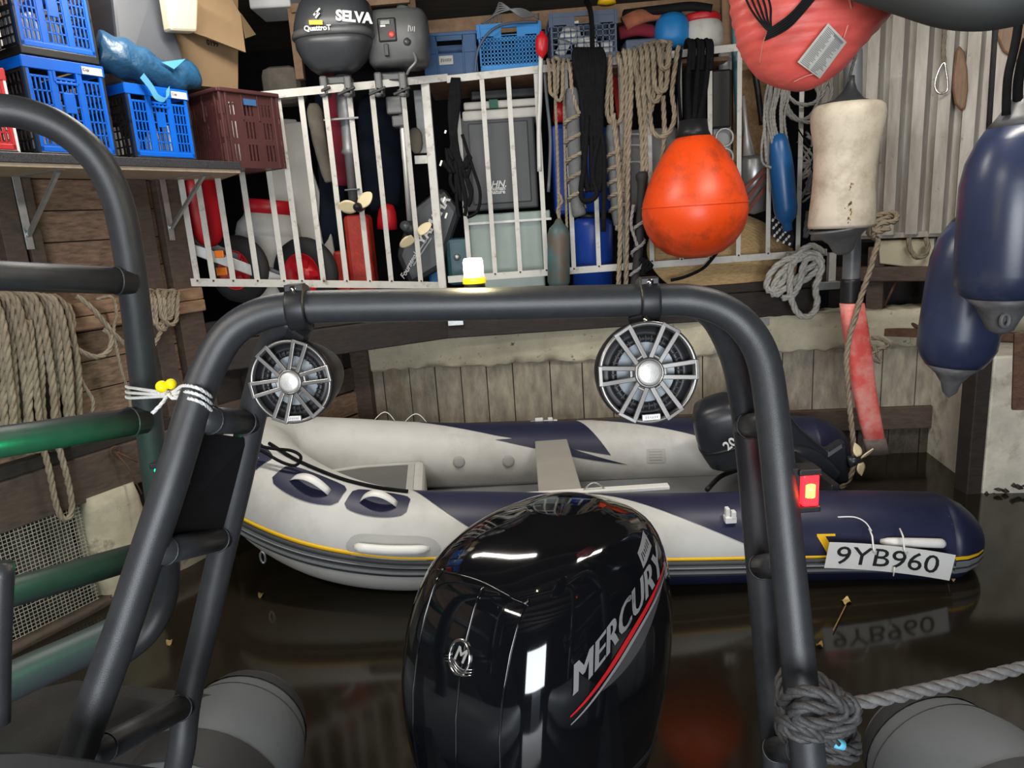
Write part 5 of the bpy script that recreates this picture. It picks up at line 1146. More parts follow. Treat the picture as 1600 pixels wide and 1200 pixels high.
part(t, 'steering_block', pbox(603, 150, 628, 178, Yt+.05, .12), out_md, .01); part(t, 'steering_block', pbox(612, 180, 632, 198, Yt+.06, .1), out_md, .01)
part(t, 'shaft', plathe(625, Yt+.1, [(4.5, 140), (4.5, 245), (4, 250), (4, 345)], lean=640), silver)
part(t, 'pod', ptube([(632, 352, Yt), (645, 368, Yt+.15)], .03, n=12), out_dk)
pc_ = P(650, 368, Yt+.05)
for dx, dz in ((-.8, -.45), (.75, .5)):
    d_ = V((dx, 0, dz)).normalized(); q_ = V((-dz, .6, dx)).normalized(); mb = MB()
    mb.grid(lambda u, v: pc_+d_*(.02+.10*u)+q_*(v-.5)*.07*sin(pi*(.15+.85*u)*.98)**.6, 8, 6); o = part(t, 'propeller_blade', mb, prop_w); sd = o.modifiers.new('thick', 'SOLIDIFY'); sd.thickness = .006

# ------------------------------------------------------------------ things standing behind the railing, left to right
solo('plastic_hull', ptube([(309, 272, 4.05), (313, 295, 4.05), (322, 340, 4.08), (330, 385, 4.1)], [.06, .07, .08, .085, .09, .095, .10, .10, .10, .10, .10, .095, .09, .08, .06, .03], n=20, flat=.5), red_pl, 'red plastic sledge hull leaning behind the left end of the railing', 'sledge')
tr = T('launching_trolley', 'aluminium launching trolley with two red rimmed wheels behind the railing', 'trolley', P(420, 470, 4.35))
for px, py, R_, Y in ((374, 421, 51, 4.20), (478, 428, 55, 4.42)):
    s_ = mpp(Y); c = P(px, py, Y); c.z = max(c.z, FZ+R_*s_); Mx = axis(c, V((-.38, -1, 0)).normalized())
    mb = MB(); mb.lathe([(.55*R_*s_, -.04), (.72*R_*s_, -.05), (.95*R_*s_, -.035), (R_*s_, 0), (.95*R_*s_, .035), (.72*R_*s_, .05), (.55*R_*s_, .04)], Mx, 36, cap=False); wv = part(tr, 'tyre', mb, rubber)
    mb = MB(); mb.lathe([(.58*R_*s_, .045), (.54*R_*s_, .045), (.46*R_*s_, .012), (.20*R_*s_, .01), (.18*R_*s_, .035), (0, .035)], Mx, 30, cap=False); mb.lathe([(.58*R_*s_, -.045), (.46*R_*s_, -.01), (0, -.01)], Mx, 30, cap=False)
    for q in range(5):
        a = q*2*pi/5; mb.bar(Mx @ V((.18*R_*s_*cos(a), .18*R_*s_*sin(a), .018)), Mx @ V((.5*R_*s_*cos(a), .5*R_*s_*sin(a), .018)), .035, .012, Mx.to_3x3() @ V((0, 0, 1)))
    sub(wv, 'rim', mb, red_pl)
mb = MB(); mb.bar(P(281, 382, 3.98), P(442, 440, 4.2), .03, .06); part(tr, 'frame_bar', mb, alu, .004)
mb = MB(); mb.bar(P(281, 364, 4.1), P(440, 432, 4.25), .03, .05); part(tr, 'frame_bar', mb, out_dk, .004)
mb = MB(); mb.box(P(343, 397, 4.0), (.05, .02, .04)); part(tr, 'reflector', mb, orange_b, .004)
mb = MB(); mb.box(P(347, 424, 4.06), (.06, .02, .045)); part(tr, 'reflector', mb, orange_b, .004)
t = T('barrel', 'white wide mouthed barrel with a red lid behind the trolley wheels', 'barrel', P(420, 470, 4.65))
part(t, 'body', plathe(420, 4.65, [(0, 333), (34, 333), (36, 340), (44, 350), (47, 365), (46, 366), (47, 368), (47, 455), (43, 470), (0, 472)], 36), barrel_w); part(t, 'lid', plathe(420, 4.65, [(0, 312), (33, 312), (36, 315), (36, 332), (33, 334), (0, 334)], 36), red_pl)
for (q, lb) in (([(413, 196), (462, 190), (470, 190), (520, 470), (440, 470)], 'pale fibreglass panel with a rounded shoulder, leaning in front of its twin'), ([(440, 185), (462, 186), (515, 350), (530, 440), (470, 440)], 'narrow pale fibreglass panel leaning steeply behind the wider one')):
    Y = 4.85 if len(lb) > 66 else 4.95
    mb = MB(); mb.slab([P(x, y, 5.0-(y-185)/285*.25+(0 if 'wide' not in lb else .10)) for x, y in q], .03, (0, -1, .1)); solo('fibreglass_panel', mb, shell_w, lb, 'panel', bevel=.01)
mb = MB()
sl_ = T('wetsuit', 'dark garment with one faded beige sleeve hanging behind the railing', 'garment', P(505, 285, 4.75))
part(sl_, 'sleeve', ptube([(490, 162), (494, 190), (500, 225), (509, 265), (514, 285)], [.03, .04, .05, .055, .055, .055, .055, .05, .05, .05, .048, .045, .045, .042, .04, .04, .038, .035, .03, .03, .02], 4.75, n=12, flat=.6), cloth_bg)
part(sl_, 'body', ptube([(515, 140), (512, 200), (520, 300), (516, 400)], .10, 5.0, n=12, flat=.5), cloth_nv)
solo('jacket', ptube([(530, 130), (532, 200), (532, 290)], [.05, .07, .08, .085, .09, .09, .09, .085, .08, .07, .05], 4.85, n=14, flat=.5), cloth_rd, 'dark red jacket hanging behind the petrol outboard leg', 'garment')
solo('jacket', ptube([(590, 150), (595, 220), (598, 330)], [.10, .14, .16, .17, .17, .17, .17, .16, .15, .14, .10], 5.0, n=14, flat=.5), cloth_nv, 'dark navy jacket hanging behind the electric outboard', 'garment')
t = T('fuel_can', 'worn red metal fuel can standing on the platform behind the railing', 'can', P(555, 458, 4.75))
part(t, 'body', pbox(541, 335, 580, 458, 4.72, .2), red_met, .03); part(t, 'side_tank', pbox(523, 392, 545, 462, 4.72, .2), red_met, .02)
solo('gas_bottle', plathe(605, 4.9, [(0, 318), (9, 320), (13, 330), (15, 345), (15, 358), (0, 360)]), red_pl, 'small bright red round container between two balusters right of the fuel can', 'container')
t = T('stored_outboard', 'black stored outboard cover with white lettering lying aslant behind the railing', 'outboard', P(668, 440, 4.85))
mb = MB(); mb.slab([P(640, 330, 4.85), P(690, 290, 4.85), P(720, 330, 4.85), P(690, 420, 4.85), P(640, 450, 4.85), P(618, 400, 4.85)], .2, (0, -1, 0)); o = part(t, 'cover', mb, out_dk, .04)
u1 = (P(686, 330, 4.8)-P(662, 372, 4.8)).normalized(); u2 = V((0, -1, 0)).cross(u1)
text(t, 'YAMAHA', .085, basis(P(678, 345, 4.83), u1, u2, V((0, -1, 0))), white_ink, .0, .002, fat=.004)
text(t, 'Fourstroke', .050, basis(P(641, 412, 4.83), u1, u2, V((0, -1, 0))), white_ink, .0005, .002, .3)
for k in range(2):
    mb = MB(); mb.bar(P(640+6*k, 415, 4.82), P(668+6*k, 372, 4.82), .004, .008); part(t, 'grey_stripe', mb, grey_ink)
solo('blue_tub', pbox(668, 385, 690, 445, 4.95, .2), blue_br, 'bright blue tub low behind the thick railing post', 'tub', bevel=.02)
solo('rack_tools', pbox(650, 140, 664, 240, 5.0, .06), alu, 'vertical metal profile standing behind the thick railing post', 'profile', bevel=.004)
solo('glove', ptube([(648, 200), (650, 220), (652, 240)], [.02, .035, .045, .05, .05, .05, .05, .045, .04, .03, .02], 4.75, n=10, flat=.6), cloth_bg, 'pale glove hanging left of the thick railing post', 'glove')
# black cables bundle
cb = T('cable_hank', 'hank of black electric cable with white tags hanging from the railing beside the post', 'cable', P(715, 340, 4.5)); mb = MB(); rs = random.Random(5)
for k in range(13):
    a = rs.uniform(-8, 8); b = rs.uniform(-24, 24); e = rs.uniform(250, 345)
    mb.tube(cat([P(712+a*.6, 122, 4.52), P(710+a, 160, 4.50), P(708+a*.5, 205, 4.48), P(712+b*.5, 260, 4.48), P(716+b, e-18, 4.47), P(719+b*.6, e, 4.47)], 4), .012, 6)
mb.tube(cat([P(722, 210, 4.48), P(738, 260, 4.47), P(750, 300, 4.46), P(746, 330, 4.46), P(730, 340, 4.46)], 6), .010, 6); part(cb, 'cable', mb, rope_blk)
for px, py in ((696, 206), (689, 255), (694, 312), (697, 337)):
    mb = MB(); mb.box(P(px, py, 4.42), (.012, .006, .035 if py > 250 else .02), Matrix.Rotation(.4, 3, 'Y')); part(cb, 'tag', mb, white_pl, .003)
# cooler, lid boxes, mint box
ck = T('cooler', 'dark grey upright cooler with a white lid standing on a mint box', 'cooler', P(785, 328, 4.85))
part(ck, 'shell', pbox(722, 180, 838, 328, 4.80, .34), cool_g, .012)
c_, d_ = pb(722, 180, 838, 328, 4.795, .02); part(ck, 'front_panel', pbox(735, 190, 828, 318, 4.792, .02), M('cooler panel', (.07, .073, .077), .45, 0, .06), .008)
part(ck, 'lid', pbox(722, 170, 840, 186, 4.78, .38), cool_w, .012); part(ck, 'lid', pbox(724, 156, 842, 168, 4.80, .36), cool_w, .01)
part(ck, 'green_strap', pbox(764, 155, 778, 169, 4.775, .02), M('green strap', (.02, .12, .08), .6, 0, .1), .002)
text(ck, 'HN.', .058, basis(P(779, 288, 4.785), X, Z, NYv), white_ink, .0012, .001, .3); text(ck, 'human', .036, basis(P(778, 294.5, 4.785), X, Z, NYv), white_ink, .0012, .001); text(ck, 'nature', .036, basis(P(778, 300, 4.785), X, Z, NYv), white_ink, .0012, .001)
mt = T('storage_box', 'translucent mint green storage box under the cooler', 'box', P(795, 452, 4.75))
part(mt, 'tub', pbox(735, 345, 850, 452, 4.76, .36), mint, .012); part(mt, 'lid', pbox(730, 332, 860, 346, 4.73, .42), mint, .008); part(mt, 'rim', pbox(728, 344, 862, 348, 4.725, .43), white_pl, .003)
mb = MB(); mb.slab([P(727, 328, 4.62), P(860, 328, 4.62), P(860, 328, 5.3), P(727, 328, 5.3)], .01, (0, 0, 1))
hp = T('water_jug', 'dark teal jug with a round cap behind the post left of the mint box', 'jug', P(712, 440, 4.8)); part(hp, 'body', pbox(698, 372, 738, 446, 4.85, .2), M('dark teal jug', (.03, .10, .13), .4, 0, .15), .03)
mb = MB(); mb.lathe([(0, .02), (.02, .02), (.024, .0)], axis(P(714, 402, 4.84), NYv), 16); part(hp, 'cap', mb, steel)
solo('ammo_box', pbox(735, 138, 838, 154, 4.9, .3), black_pl, 'black flat box lying on the white cooler lid', 'box', bevel=.01)
# bottle fender, blue barrels
t = T('bottle_fender', 'grimy teal bottle shaped fender hanging on a thin tan rope', 'fender', P(873, 445, 4.45))
part(t, 'body', plathe(873, 4.45, [(2, 341), (5, 344), (8, 350), (14, 356), (17, 366), (17, 440), (14, 448), (0, 450)]), teal_f)
mb = MB(); prope(mb, [(866, 98, 4.50), (868, 160, 4.48), (871, 240), (873, 310), (874, 342)], .010, 4.46); prope(mb, [(872, 300), (878, 315), (871, 328), (875, 345)], .010, 4.45); part(t, 'rope', mb, rope_tan)
solo('canister', pbox(865, 193, 892, 336, 4.9, .2), blue_bar, 'tall blue canister behind the teal bottle fender', 'canister', bevel=.03)
solo('canister', plathe(876, 4.95, [(0, 160), (10, 161), (11, 190), (0, 192)]), red_pl, 'small red canister top behind the thin tan ropes', 'canister')
t = T('barrel', 'blue plastic barrel standing behind the wrapped hoses', 'barrel', P(926, 448, 4.9)); part(t, 'body', plathe(926, 4.85, [(0, 341), (24, 341), (29, 346), (30, 352), (30, 445), (0, 448)], 32), blue_bar); part(t, 'lid', plathe(922, 4.86, [(0, 334), (14, 334), (15, 341), (0, 343)]), black_pl)
t = T('barrel', 'second blue barrel farther back, seen between the hanging ropes', 'barrel', P(945, 340, 5.2)); part(t, 'body', plathe(930, 5.2, [(0, 200), (34, 203), (38, 215), (38, 330), (0, 335)], 32), blue_bar)
# ------------------------------------------------------------------ hanging ropes and hoses, left to right
RP = {}
def spiral(mb, p0, p1, Y, rt, turns, r):
    a, b = P(*p0, Y), P(*p1, Y); pts = []
    for i in range(int(turns*14)+1):
        f = i/(turns*14); an = f*turns*2*pi; pts.append(a.lerp(b, f)+V((cos(an)*rt, -sin(an)*rt, 0)))
    mb.rope(pts, r, 5)
for (lb, x0, y0, x1, y1, tn) in (('grey foam hose wrapped in tan rope hanging left of the black hose hank', 893, 138, 902, 338, 5), ('grey foam hose wrapped in tan rope hanging right of the black hose hank', 956, 195, 966, 352, 5)):
    t = T('padded_mooring_line', lb, 'hose', P(x1, y1, 4.45)); part(t, 'hose', ptube([(x0, y0), (x0+2, y0+30), (x0*.4+x1*.6, y0*.4+y1*.6), (x1, y1-20), (x1+4, y1)], [.03, .036, .04, .042, .044]+[.042]*15+[.03], 4.46, n=12), hose_gr)
    mb = MB(); spiral(mb, (x0+1, y0+40), (x1, y1-14), 4.46, .048, tn, .0125); prope(mb, [(x0-5, 92, 4.5), (x0-2, 110, 4.45), (x0+2, y0+10, 4.43), (x0+12, y0+40, 4.41)], .0125); part(t, 'rope', mb, rope_tan)
t = T('hose_hank', 'hank of black hose hanging over the top rail between wrapped hoses', 'hose', P(920, 310, 4.4)); mb = MB(); rs = random.Random(8)
for k in range(12):
    a = -19+38*k/11; b = a*.5+rs.uniform(-4, 4); e = rs.choice([190, 215, 250, 300])
    mb.tube(cat([P(920+a*.7, 84, 4.58), P(919+a*1.05, 78, 4.50), P(921+a*1.2, 100, 4.44), P(924+a*.8, 150, 4.42), P(926+b, e-30, 4.42), P(927+b*.6, e, 4.42)], 4), .017, 7)
mb.tube(cat([P(918, 180, 4.41), P(914, 250, 4.41), P(908, 300, 4.41), P(915, 314, 4.41), P(932, 304, 4.41), P(926, 270, 4.41), P(938, 210, 4.41), P(944, 250, 4.41), P(943, 362, 4.41)], 6), .0165, 7); part(t, 'hose', mb, rope_blk)
pff = lambda x, y, o: P(x, y, 4.50-o)
mb = MB(); mb.rope(strands(pff, [(858, 872, 97, 150, .05), (866, 880, 96, 158, .06)], kk=5), .012, 5); prope(mb, [(880, 96, 4.45), (882, 200), (884, 300), (888, 425)], .009, 4.47); solo('rope_loops', mb, rope_tan, 'thin tan rope loops over the rail above the teal bottle fender', 'rope')
mb = MB(); prope(mb, [(952, 95, 4.54), (954, 88, 4.47), (951, 130), (948, 170), (953, 190), (962, 194), (971, 180), (972, 120), (967, 92), (966, 84, 4.54)], .0155, 4.44)
prope(mb, [(958, 178, 4.43), (964, 230), (968, 300), (969, 380), (966, 448)], .0165, 4.41); prope(mb, [(980, 86, 4.52), (984, 82, 4.45), (986, 140), (982, 230), (980, 330), (978, 446)], .017, 4.43); prope(mb, [(973, 86, 4.52), (976, 84, 4.45), (979, 160), (976, 240), (968, 330), (964, 360)], .0155, 4.44)
solo('rope_hank', mb, rope_tan, 'long tan rope hank whose ends hang below the bottom rail', 'rope')
mb = MB(); mb.rope(strands(pff, [(994, 1004, 80, 135, .05), (1003, 1022, 78, 178, .06), (1011, 1034, 74, 160, .07), (1020, 1044, 72, 145, .075), (1030, 1046, 70, 108, .085)], kk=6), .0165, 5)
prope(mb, [(990, 84, 4.54), (992, 80, 4.46), (993, 110), (1000, 128), (996, 140), (1002, 200), (1004, 268)], .0155, 4.42); prope(mb, [(998, 84, 4.5), (1006, 150, 4.42), (1010, 268, 4.42)], .0155)
prope(mb, [(1015, 160, 4.42), (1018, 200), (1030, 214), (1046, 206), (1054, 180), (1050, 140), (1060, 72, 4.45)], .0155, 4.42); prope(mb, [(1036, 150), (1038, 215), (1032, 262), (1024, 290)], .0155, 4.43)
solo('rope_hank', mb, rope_tan, 'thick tan rope hank looped many times over the rail left of the buoy', 'rope')
t = T('snubber_line', 'black rubber snubber sleeve with grey rope twisted round it left of the buoy', 'line', P(998, 460, 4.4)); part(t, 'sleeve', ptube([(1003, 268), (1003, 300), (1000, 350), (995, 420), (988, 462)], [.02, .036, .038, .03, .028]+[.028]*16, 4.42, n=12), rubber)
mb = MB(); spiral(mb, (1000, 340), (994, 430), 4.42, .036, 2.5, .011); prope(mb, [(990, 320), (986, 350), (992, 372), (996, 384)], .011, 4.40); part(t, 'rope', mb, rope_grey)
mb = MB(); prope(mb, [(1000, 404), (1012, 412), (1006, 424), (1018, 416), (1008, 408), (1004, 430)], .016, 4.38); part(t, 'knot', mb, rope_blk)
# orange buoy
t = T('buoy', 'big round orange buoy with dirt on its shoulders hanging on the railing', 'buoy', P(1085, 403, 4.22))
part(t, 'body', plathe(1085, 4.22, [(22, 212), (27, 215), (36, 224), (48, 242), (60, 265), (70, 290), (76, 312), (77.5, 328), (76, 344), (70, 362), (58, 381), (42, 394), (24, 401), (0, 403)], 64), orange)
mb = MB(); top_ = P(1085, 330, 4.22); part(t, 'neck', plathe(1083, 4.22, [(0, 186), (20, 188), (22, 205), (26, 214), (0, 216)], 28), black_pl)
mb = MB(); q = P(1147, 322, 4.10); mb.lathe([(0, .004), (.012, .004), (.02, 0)], axis(q+V((.0, .0, 0)), V((.8, -.6, 0))), 10); part(t, 'scuff', mb, M('rubber scuff', (.16, .05, .03), .7, 0, .4, 60))
mb = MB(); sc = mpp(4.22)
mb.lathe([(77.9*sc, -.003), (78.3*sc, 0), (77.9*sc, .003)], Matrix.Translation(P(1085, 312, 4.22)+V((0, 0, -.03))), 64, cap=False); part(t, 'seam', mb, orange)
mb = MB()
for x0 in (1076, 1090, 1104):
    mb.tube(cat([P(x0-4, 82, 4.60), P(x0-3, 68, 4.54), P(x0, 64, 4.50), P(x0+3, 76, 4.46), P(x0-1, 130, 4.44), P(1084+(x0-1090)*.5, 192, 4.28)], 5), .017, 8)
    mb.tube(cat([P(x0+3, 80, 4.60), P(x0+4, 66, 4.54), P(x0+7, 66, 4.48), P(x0+8, 80, 4.45), P(x0+6, 110, 4.44)], 5), .014, 8)
part(t, 'lanyard', mb, rope_blk)
mb = MB(); mb.tube(cat([P(1064, 78, 4.46), P(1060, 130, 4.45), P(1064, 200, 4.44), P(1060, 216, 4.44)], 5), .010, 6); part(t, 'lanyard', mb, rope_blk)
solo('black_case', pbox(1112, 108, 1143, 200, 4.75, .14), black_pl, 'black upright case behind the railing right of the buoy straps', 'case', bevel=.012)
solo('black_case', pbox(1068, 108, 1104, 200, 4.72, .12), black_matt, 'matt black case behind the buoy straps', 'case', bevel=.012)
solo('steel_tube', plathe(1133, 4.8, [(9, 84), (9, 110)]), silver, 'short bright metal tube standing above the black case', 'tube')
t = T('tub', 'pale grey tub with round wire handles behind the buoy', 'tub', P(1130, 290, 4.8)); part(t, 'body', pbox(1115, 198, 1142, 290, 4.8, .2), M('pale grey tub', (.36, .37, .37), .45, 0, .08), .01)
mb = MB()
for py in (215, 246): c = P(1132, py, 4.77); mb.tube([c+V((.055*cos(q*pi/10), 0, .055*sin(q*pi/10))) for q in range(20)], .008, 8, True)
part(t, 'handle', mb, silver)
t = T('tub', 'grey tub with wire handles behind the tan ropes left of the buoy', 'tub', P(1010, 330, 4.85)); part(t, 'body', pbox(985, 200, 1060, 330, 4.85, .2), M('dull grey tub', (.27, .27, .27), .5, 0, .1), .02)
mb = MB()
for py in (215, 232, 258): c = P(990, py, 4.82); mb.tube([c+V((.07*cos(q*pi/8)-.0, 0, .022*sin(q*pi/8))) for q in range(9)], .006, 6)
part(t, 'handle', mb, white_pl)
solo('red_cloth', ptube([(960, 120), (966, 150), (972, 190), (978, 215)], .04, 4.95, n=10, flat=.5), M('signal red cloth', (.60, .03, .02), .8, 0, .15), 'bright red cloth strip behind the tan rope hank', 'cloth')
# straw mat, zinc can, poles
sc = mpp(4.72); t = T('straw_basket', 'round woven straw mat leaning behind the railing under the buoy', 'mat', P(1135, 462, 4.72))
cen = P(1128, 402, 4.80); Mx = basis(cen, V((.97, .05, -.22)).normalized(), V((.25, .35, .90)).normalized(), V((.1, -.95, .3)).normalized()); mb = MB(); prof = []
for i in range(46):
    r_ = 120*sc*i/45; prof.append((max(r_, .0001), .16-.16*(i/45)**2+.006*(1 if i % 3 == 0 else 0)))
mb.lathe(prof, Mx @ Matrix.Diagonal((1, .62, .7, 1)), 56, cap=False); o = part(t, 'weave', mb, straw); sd = o.modifiers.new('thick', 'SOLIDIFY'); sd.thickness = .012
mb = MB(); mb.tube(cat([P(1120, 395, 4.5), P(1100, 418, 4.5), P(1072, 432, 4.5), P(1048, 438, 4.52)], 6), .010, 8); part(t, 'handle', mb, rope_blk)
solo('strand_board', pbox(1146, 20, 1200, 260, 5.0, .03), osb, 'upright strand board sheet behind the right end of the railing', 'board', bevel=.002)
solo('pole', ptube([(1145, -30), (1148, 40), (1152, 140), (1156, 210)], .022, 4.85), green_h, 'dull teal pole standing in front of the strand board', 'pole')
solo('pole', ptube([(1176, 95), (1184, 140), (1191, 195)], .020, 4.8), black_pl, 'slim black pole leaning in front of the strand board', 'pole')
solo('pole', plathe(1161, 4.8, [(3, 150), (3, 200), (5, 215), (9, 245)], lean=1170), silver, 'short silver pole ending in a flared ferrule at the strand board', 'pole')
t = T('zinc_can', 'zinc coloured can behind the railing with dark red straps', 'can', P(1180, 340, 4.8)); part(t, 'body', plathe(1178, 4.8, [(0, 243), (17, 243), (20, 250), (19, 330), (0, 335)]), silver_can)
mb = MB()
for a, b in (((1158, 300), (1198, 262)), ((1160, 320), (1198, 272)), ((1162, 338), (1198, 290))): mb.bar(P(*a, 4.66), P(*b, 4.66), .006, .022)
part(t, 'strap', mb, M('dark red strap', (.16, .035, .02), .6, 0, .2))
t = T('fender', 'slim blue cylindrical fender hanging at the right end of the railing', 'fender', P(1225, 362, 4.48)); part(t, 'body', plathe(1216, 4.47, [(3, 208), (9, 211), (13, 222), (15.5, 240), (17, 262), (17, 325), (15, 338), (9, 346), (7, 350), (7, 360), (0, 362)], lean=1231), blue_f)
# grey ropes at the right end
mb = MB(); rs = random.Random(3)
for k in range(11):
    x = 1198+k*3.2; prope(mb, [(x+6, 118, 4.55), (x+rs.uniform(-3, 3), 150, 4.5), (x-4+rs.uniform(-4, 4), 185, 4.46), (x+rs.uniform(-4, 6), 220+rs.uniform(0, 40), 4.46)], .008, 4.46, 4, 4)
prope(mb, [(1196, 190, 4.46), (1190, 230), (1192, 255), (1205, 262)], .008, 4.46, 4)
solo('rope_bundle', mb, rope_grey, 'bundle of thin grey lines hanging above the slim blue fender', 'rope')
mb = MB()
for (cx, cy, rx, ry) in ((1258, 130, 32, 34), (1262, 145, 36, 46), (1250, 150, 28, 38)):
    prope(mb, [(cx-rx*.4, 58, 4.52)]+[(cx+rx*cos(a), cy+ry*sin(a), 4.50) for a in [q*pi/8-.3 for q in range(13)]]+[(cx-rx*.6, 58, 4.52)], .013, 4.50, 4, 4)
solo('wire_coil', mb, rope_grey, 'loose round loops of grey line hanging below the coral jacket', 'rope')
mb = MB(); rs = random.Random(9)
for k in range(7): prope(mb, [(1255+rs.uniform(-10, 20), 205+k*8, 4.6), (1268+rs.uniform(-10, 20), 225+k*9), (1260+rs.uniform(-12, 16), 255+k*8), (1266+rs.uniform(-12, 14), 250+k*8), (1250+rs.uniform(0, 20), 280+k*6)], .008, 4.6, 4, 4)
solo('tangled_line', mb, rope_grey, 'tangle of grey line behind the last baluster, left of the white fender', 'rope')
mb = MB(); prope(mb, [(1240, 190, 4.55), (1262, 225), (1282, 250), (1278, 275), (1268, 262), (1276, 238), (1284, 262), (1272, 282)], .005, 4.5, 4); solo('thin_cord', mb, rope_blk, 'thin black cord curling left of the white fender', 'cord')
mb = MB(); prope(mb, [(1262, 300, 4.55), (1270, 270), (1276, 300), (1268, 340), (1258, 372), (1262, 330)], .014, 4.55, 5); solo('braided_line', mb, hose_gr, 'grey braided line folded behind the last baluster', 'rope')
t = T('webbing_bag', 'black and white checked webbing below the slim blue fender', 'webbing', P(1222, 385, 4.6)); mb = MB(); mb.slab([P(1206, 335, 4.62), P(1228, 330, 4.62), P(1242, 370, 4.6), (P(1238, 388, 4.6)), P(1206, 366, 4.6)], .02, NYv); part(t, 'webbing', mb, black_pl, .003)
mb = MB()
for i in range(6):
    for j in range(7):
        if (i+j) % 2: mb.box(P(1207+4.6*i+j*.6, 338+6.0*j+i*1.5, 4.60-.012), (.013, .004, .018), Matrix.Rotation(.5, 3, 'Y'))
part(t, 'checks', mb, white_pl, stuff=True)
mb = MB()
prope(mb, [(1288, 396, 4.5), (1270, 384, 4.44), (1252, 392), (1242, 408), (1228, 432), (1212, 452), (1198, 452), (1202, 430), (1218, 412), (1238, 402), (1262, 398), (1276, 408), (1262, 420), (1244, 436), (1225, 452), (1210, 462), (1208, 448), (1222, 424), (1250, 404), (1272, 396), (1284, 410), (1268, 430), (1240, 448)], .021, 4.40, 6, 6)
prope(mb, [(1232, 398, 4.5), (1236, 420), (1234, 448), (1240, 478), (1252, 494), (1268, 492), (1277, 474), (1274, 450), (1280, 432), (1284, 414), (1270, 402), (1256, 412), (1250, 440), (1240, 460), (1222, 466)], .021, 4.37, 6, 6)
solo('rope_coil', mb, M('pale braided rope', (.47, .46, .42), .8, 0, .25, 60, .3, 300), 'thick pale grey braided rope coil hanging from the bottom rail at right', 'rope')

# ------------------------------------------------------------------ right side: fenders, paddle, jacket
t = T('fender', 'aged white cylindrical fender with grey ends hanging in front of the metal sheets', 'fender', P(1315, 400, 3.85))
part(t, 'body', plathe(1326, 3.85, [(44, 163), (49, 168), (51, 180), (50, 195), (45, 225), (43, 260), (44, 300), (46, 330), (47, 350), (46, 356)], 36, lean=1314), white_f)
part(t, 'top_end', plathe(1331, 3.85, [(4, 118), (5, 128), (9, 140), (20, 155), (38, 162), (44, 165)], 28, lean=1326), M('grimy fender end', (.035, .037, .042), .45, 0, .3, 10), 0)
part(t, 'bottom_end', plathe(1314, 3.85, [(46, 355), (44, 358), (32, 366), (20, 378), (14, 392), (8, 397), (0, 398)], 28, lean=1318), M('grey fender end', (.13, .135, .14), .45, 0, .2, 10))
mb = MB(); rs = random.Random(2); s_ = mpp(3.85)
for k in range(46):
    px, py = rs.gauss(1339, 8), rs.uniform(285, 350); dx = min(.98, abs(px-1320)/45); r_ = rs.uniform(.003, .009); q = P(px, py, 3.85-45*s_*sqrt(1-dx*dx)-.004)
    mb.lathe([(0, .002), (r_, .001), (r_*1.1, 0)], axis(q, V((.45, -.9, 0))), 6)
part(t, 'mould_specks', mb, M('dark mould', (.10, .07, .02), .8, 0, .8, 40, col2=(.30, .16, .02)), stuff=True)
mb = MB(); prope(mb, [(1334, 122), (1326, 132), (1330, 110), (1336, 90), (1338, 60), (1340, -30)], .008, 3.85); part(t, 'rope', mb, rope_drk)
t = T('paddle', 'long paddle shaft with a grey sleeve, black tape and faded red blade', 'paddle', P(1364, 706, 3.95))
part(t, 'sleeve', ptube([(1333, 80), (1332, 250), (1331, 400), (1328, 450)], .046, 3.98, n=16), grey_pole); part(t, 'tape', ptube([(1329, 435), (1328, 476)], .052, 3.98, n=16), black_pl)
mb = MB(); rings = []
for (x, y, hw, dp) in ((1331, 474, 17, .05), (1336, 510, 18, .05), (1343, 560, 19, .045), (1350, 610, 18, .04), (1360, 660, 17, .032), (1371, 705, 16, .02)):
    c = P(x, y, 3.95); rings.append(rring(c.x, c.y, hw*mpp(3.95), dp, c.z, 24, 3))
mb.loft(rings); part(t, 'blade', mb, red_pole)
c = P(1364, 706, 3.95); mb = MB(); rings = [rring(P(x, y, 3.95).x, 3.95, hw*mpp(3.95)*1.02, dp, P(x, y, 3.95).z, 24, 3) for x, y, hw, dp in ((1366, 685, 17, .03), (1372, 709, 18, .024))]; mb.loft(rings); part(t, 'tip', mb, M('muddy grey tip', (.14, .11, .10), .7, 0, .3, 20))
mb = MB(); prope(mb, [(1400, 338, 4.0), (1382, 342, 3.92), (1362, 352, 3.9), (1358, 366, 3.88), (1372, 376, 3.88), (1366, 396), (1360, 420), (1346, 462), (1332, 510), (1324, 545), (1323, 580), (1328, 640), (1333, 690), (1334, 725), (1326, 750), (1312, 764)], .016, 3.87, 6, 6)
prope(mb, [(1362, 372, 3.87), (1376, 350, 3.86), (1398, 346, 3.88), (1400, 334, 3.95), (1380, 334, 3.95), (1360, 344, 3.93), (1366, 362, 3.86), (1390, 356, 3.86)], .016, 3.87, 6, 6)
solo('hanging_rope', mb, rope_tan, 'tan rope knotted at the sheet sill and hanging down past the red paddle blade', 'rope')
mb = MB(); prope(mb, [(1362, 528, 4.2), (1378, 530, 4.16), (1388, 540, 4.16), (1372, 546, 4.16), (1362, 556), (1376, 566), (1364, 540)], .014, 4.16, 5, 6); solo('old_rope', mb, rope_old, 'grimy brown rope knotted round the low beam behind the paddle', 'rope')
mb = MB(); c = PR(1437, 382, .03); mb.rope(cat([PR(1420, 372, .03), PR(1422, 388, .04), PR(1432, 402, .04), PR(1446, 398, .04), PR(1450, 384, .04), PR(1446, 372, .03)], 8), .016, 5); solo('old_rope', mb, rope_old, 'dark brown rope loop hanging in front of the cream box under the metal sheets', 'rope')
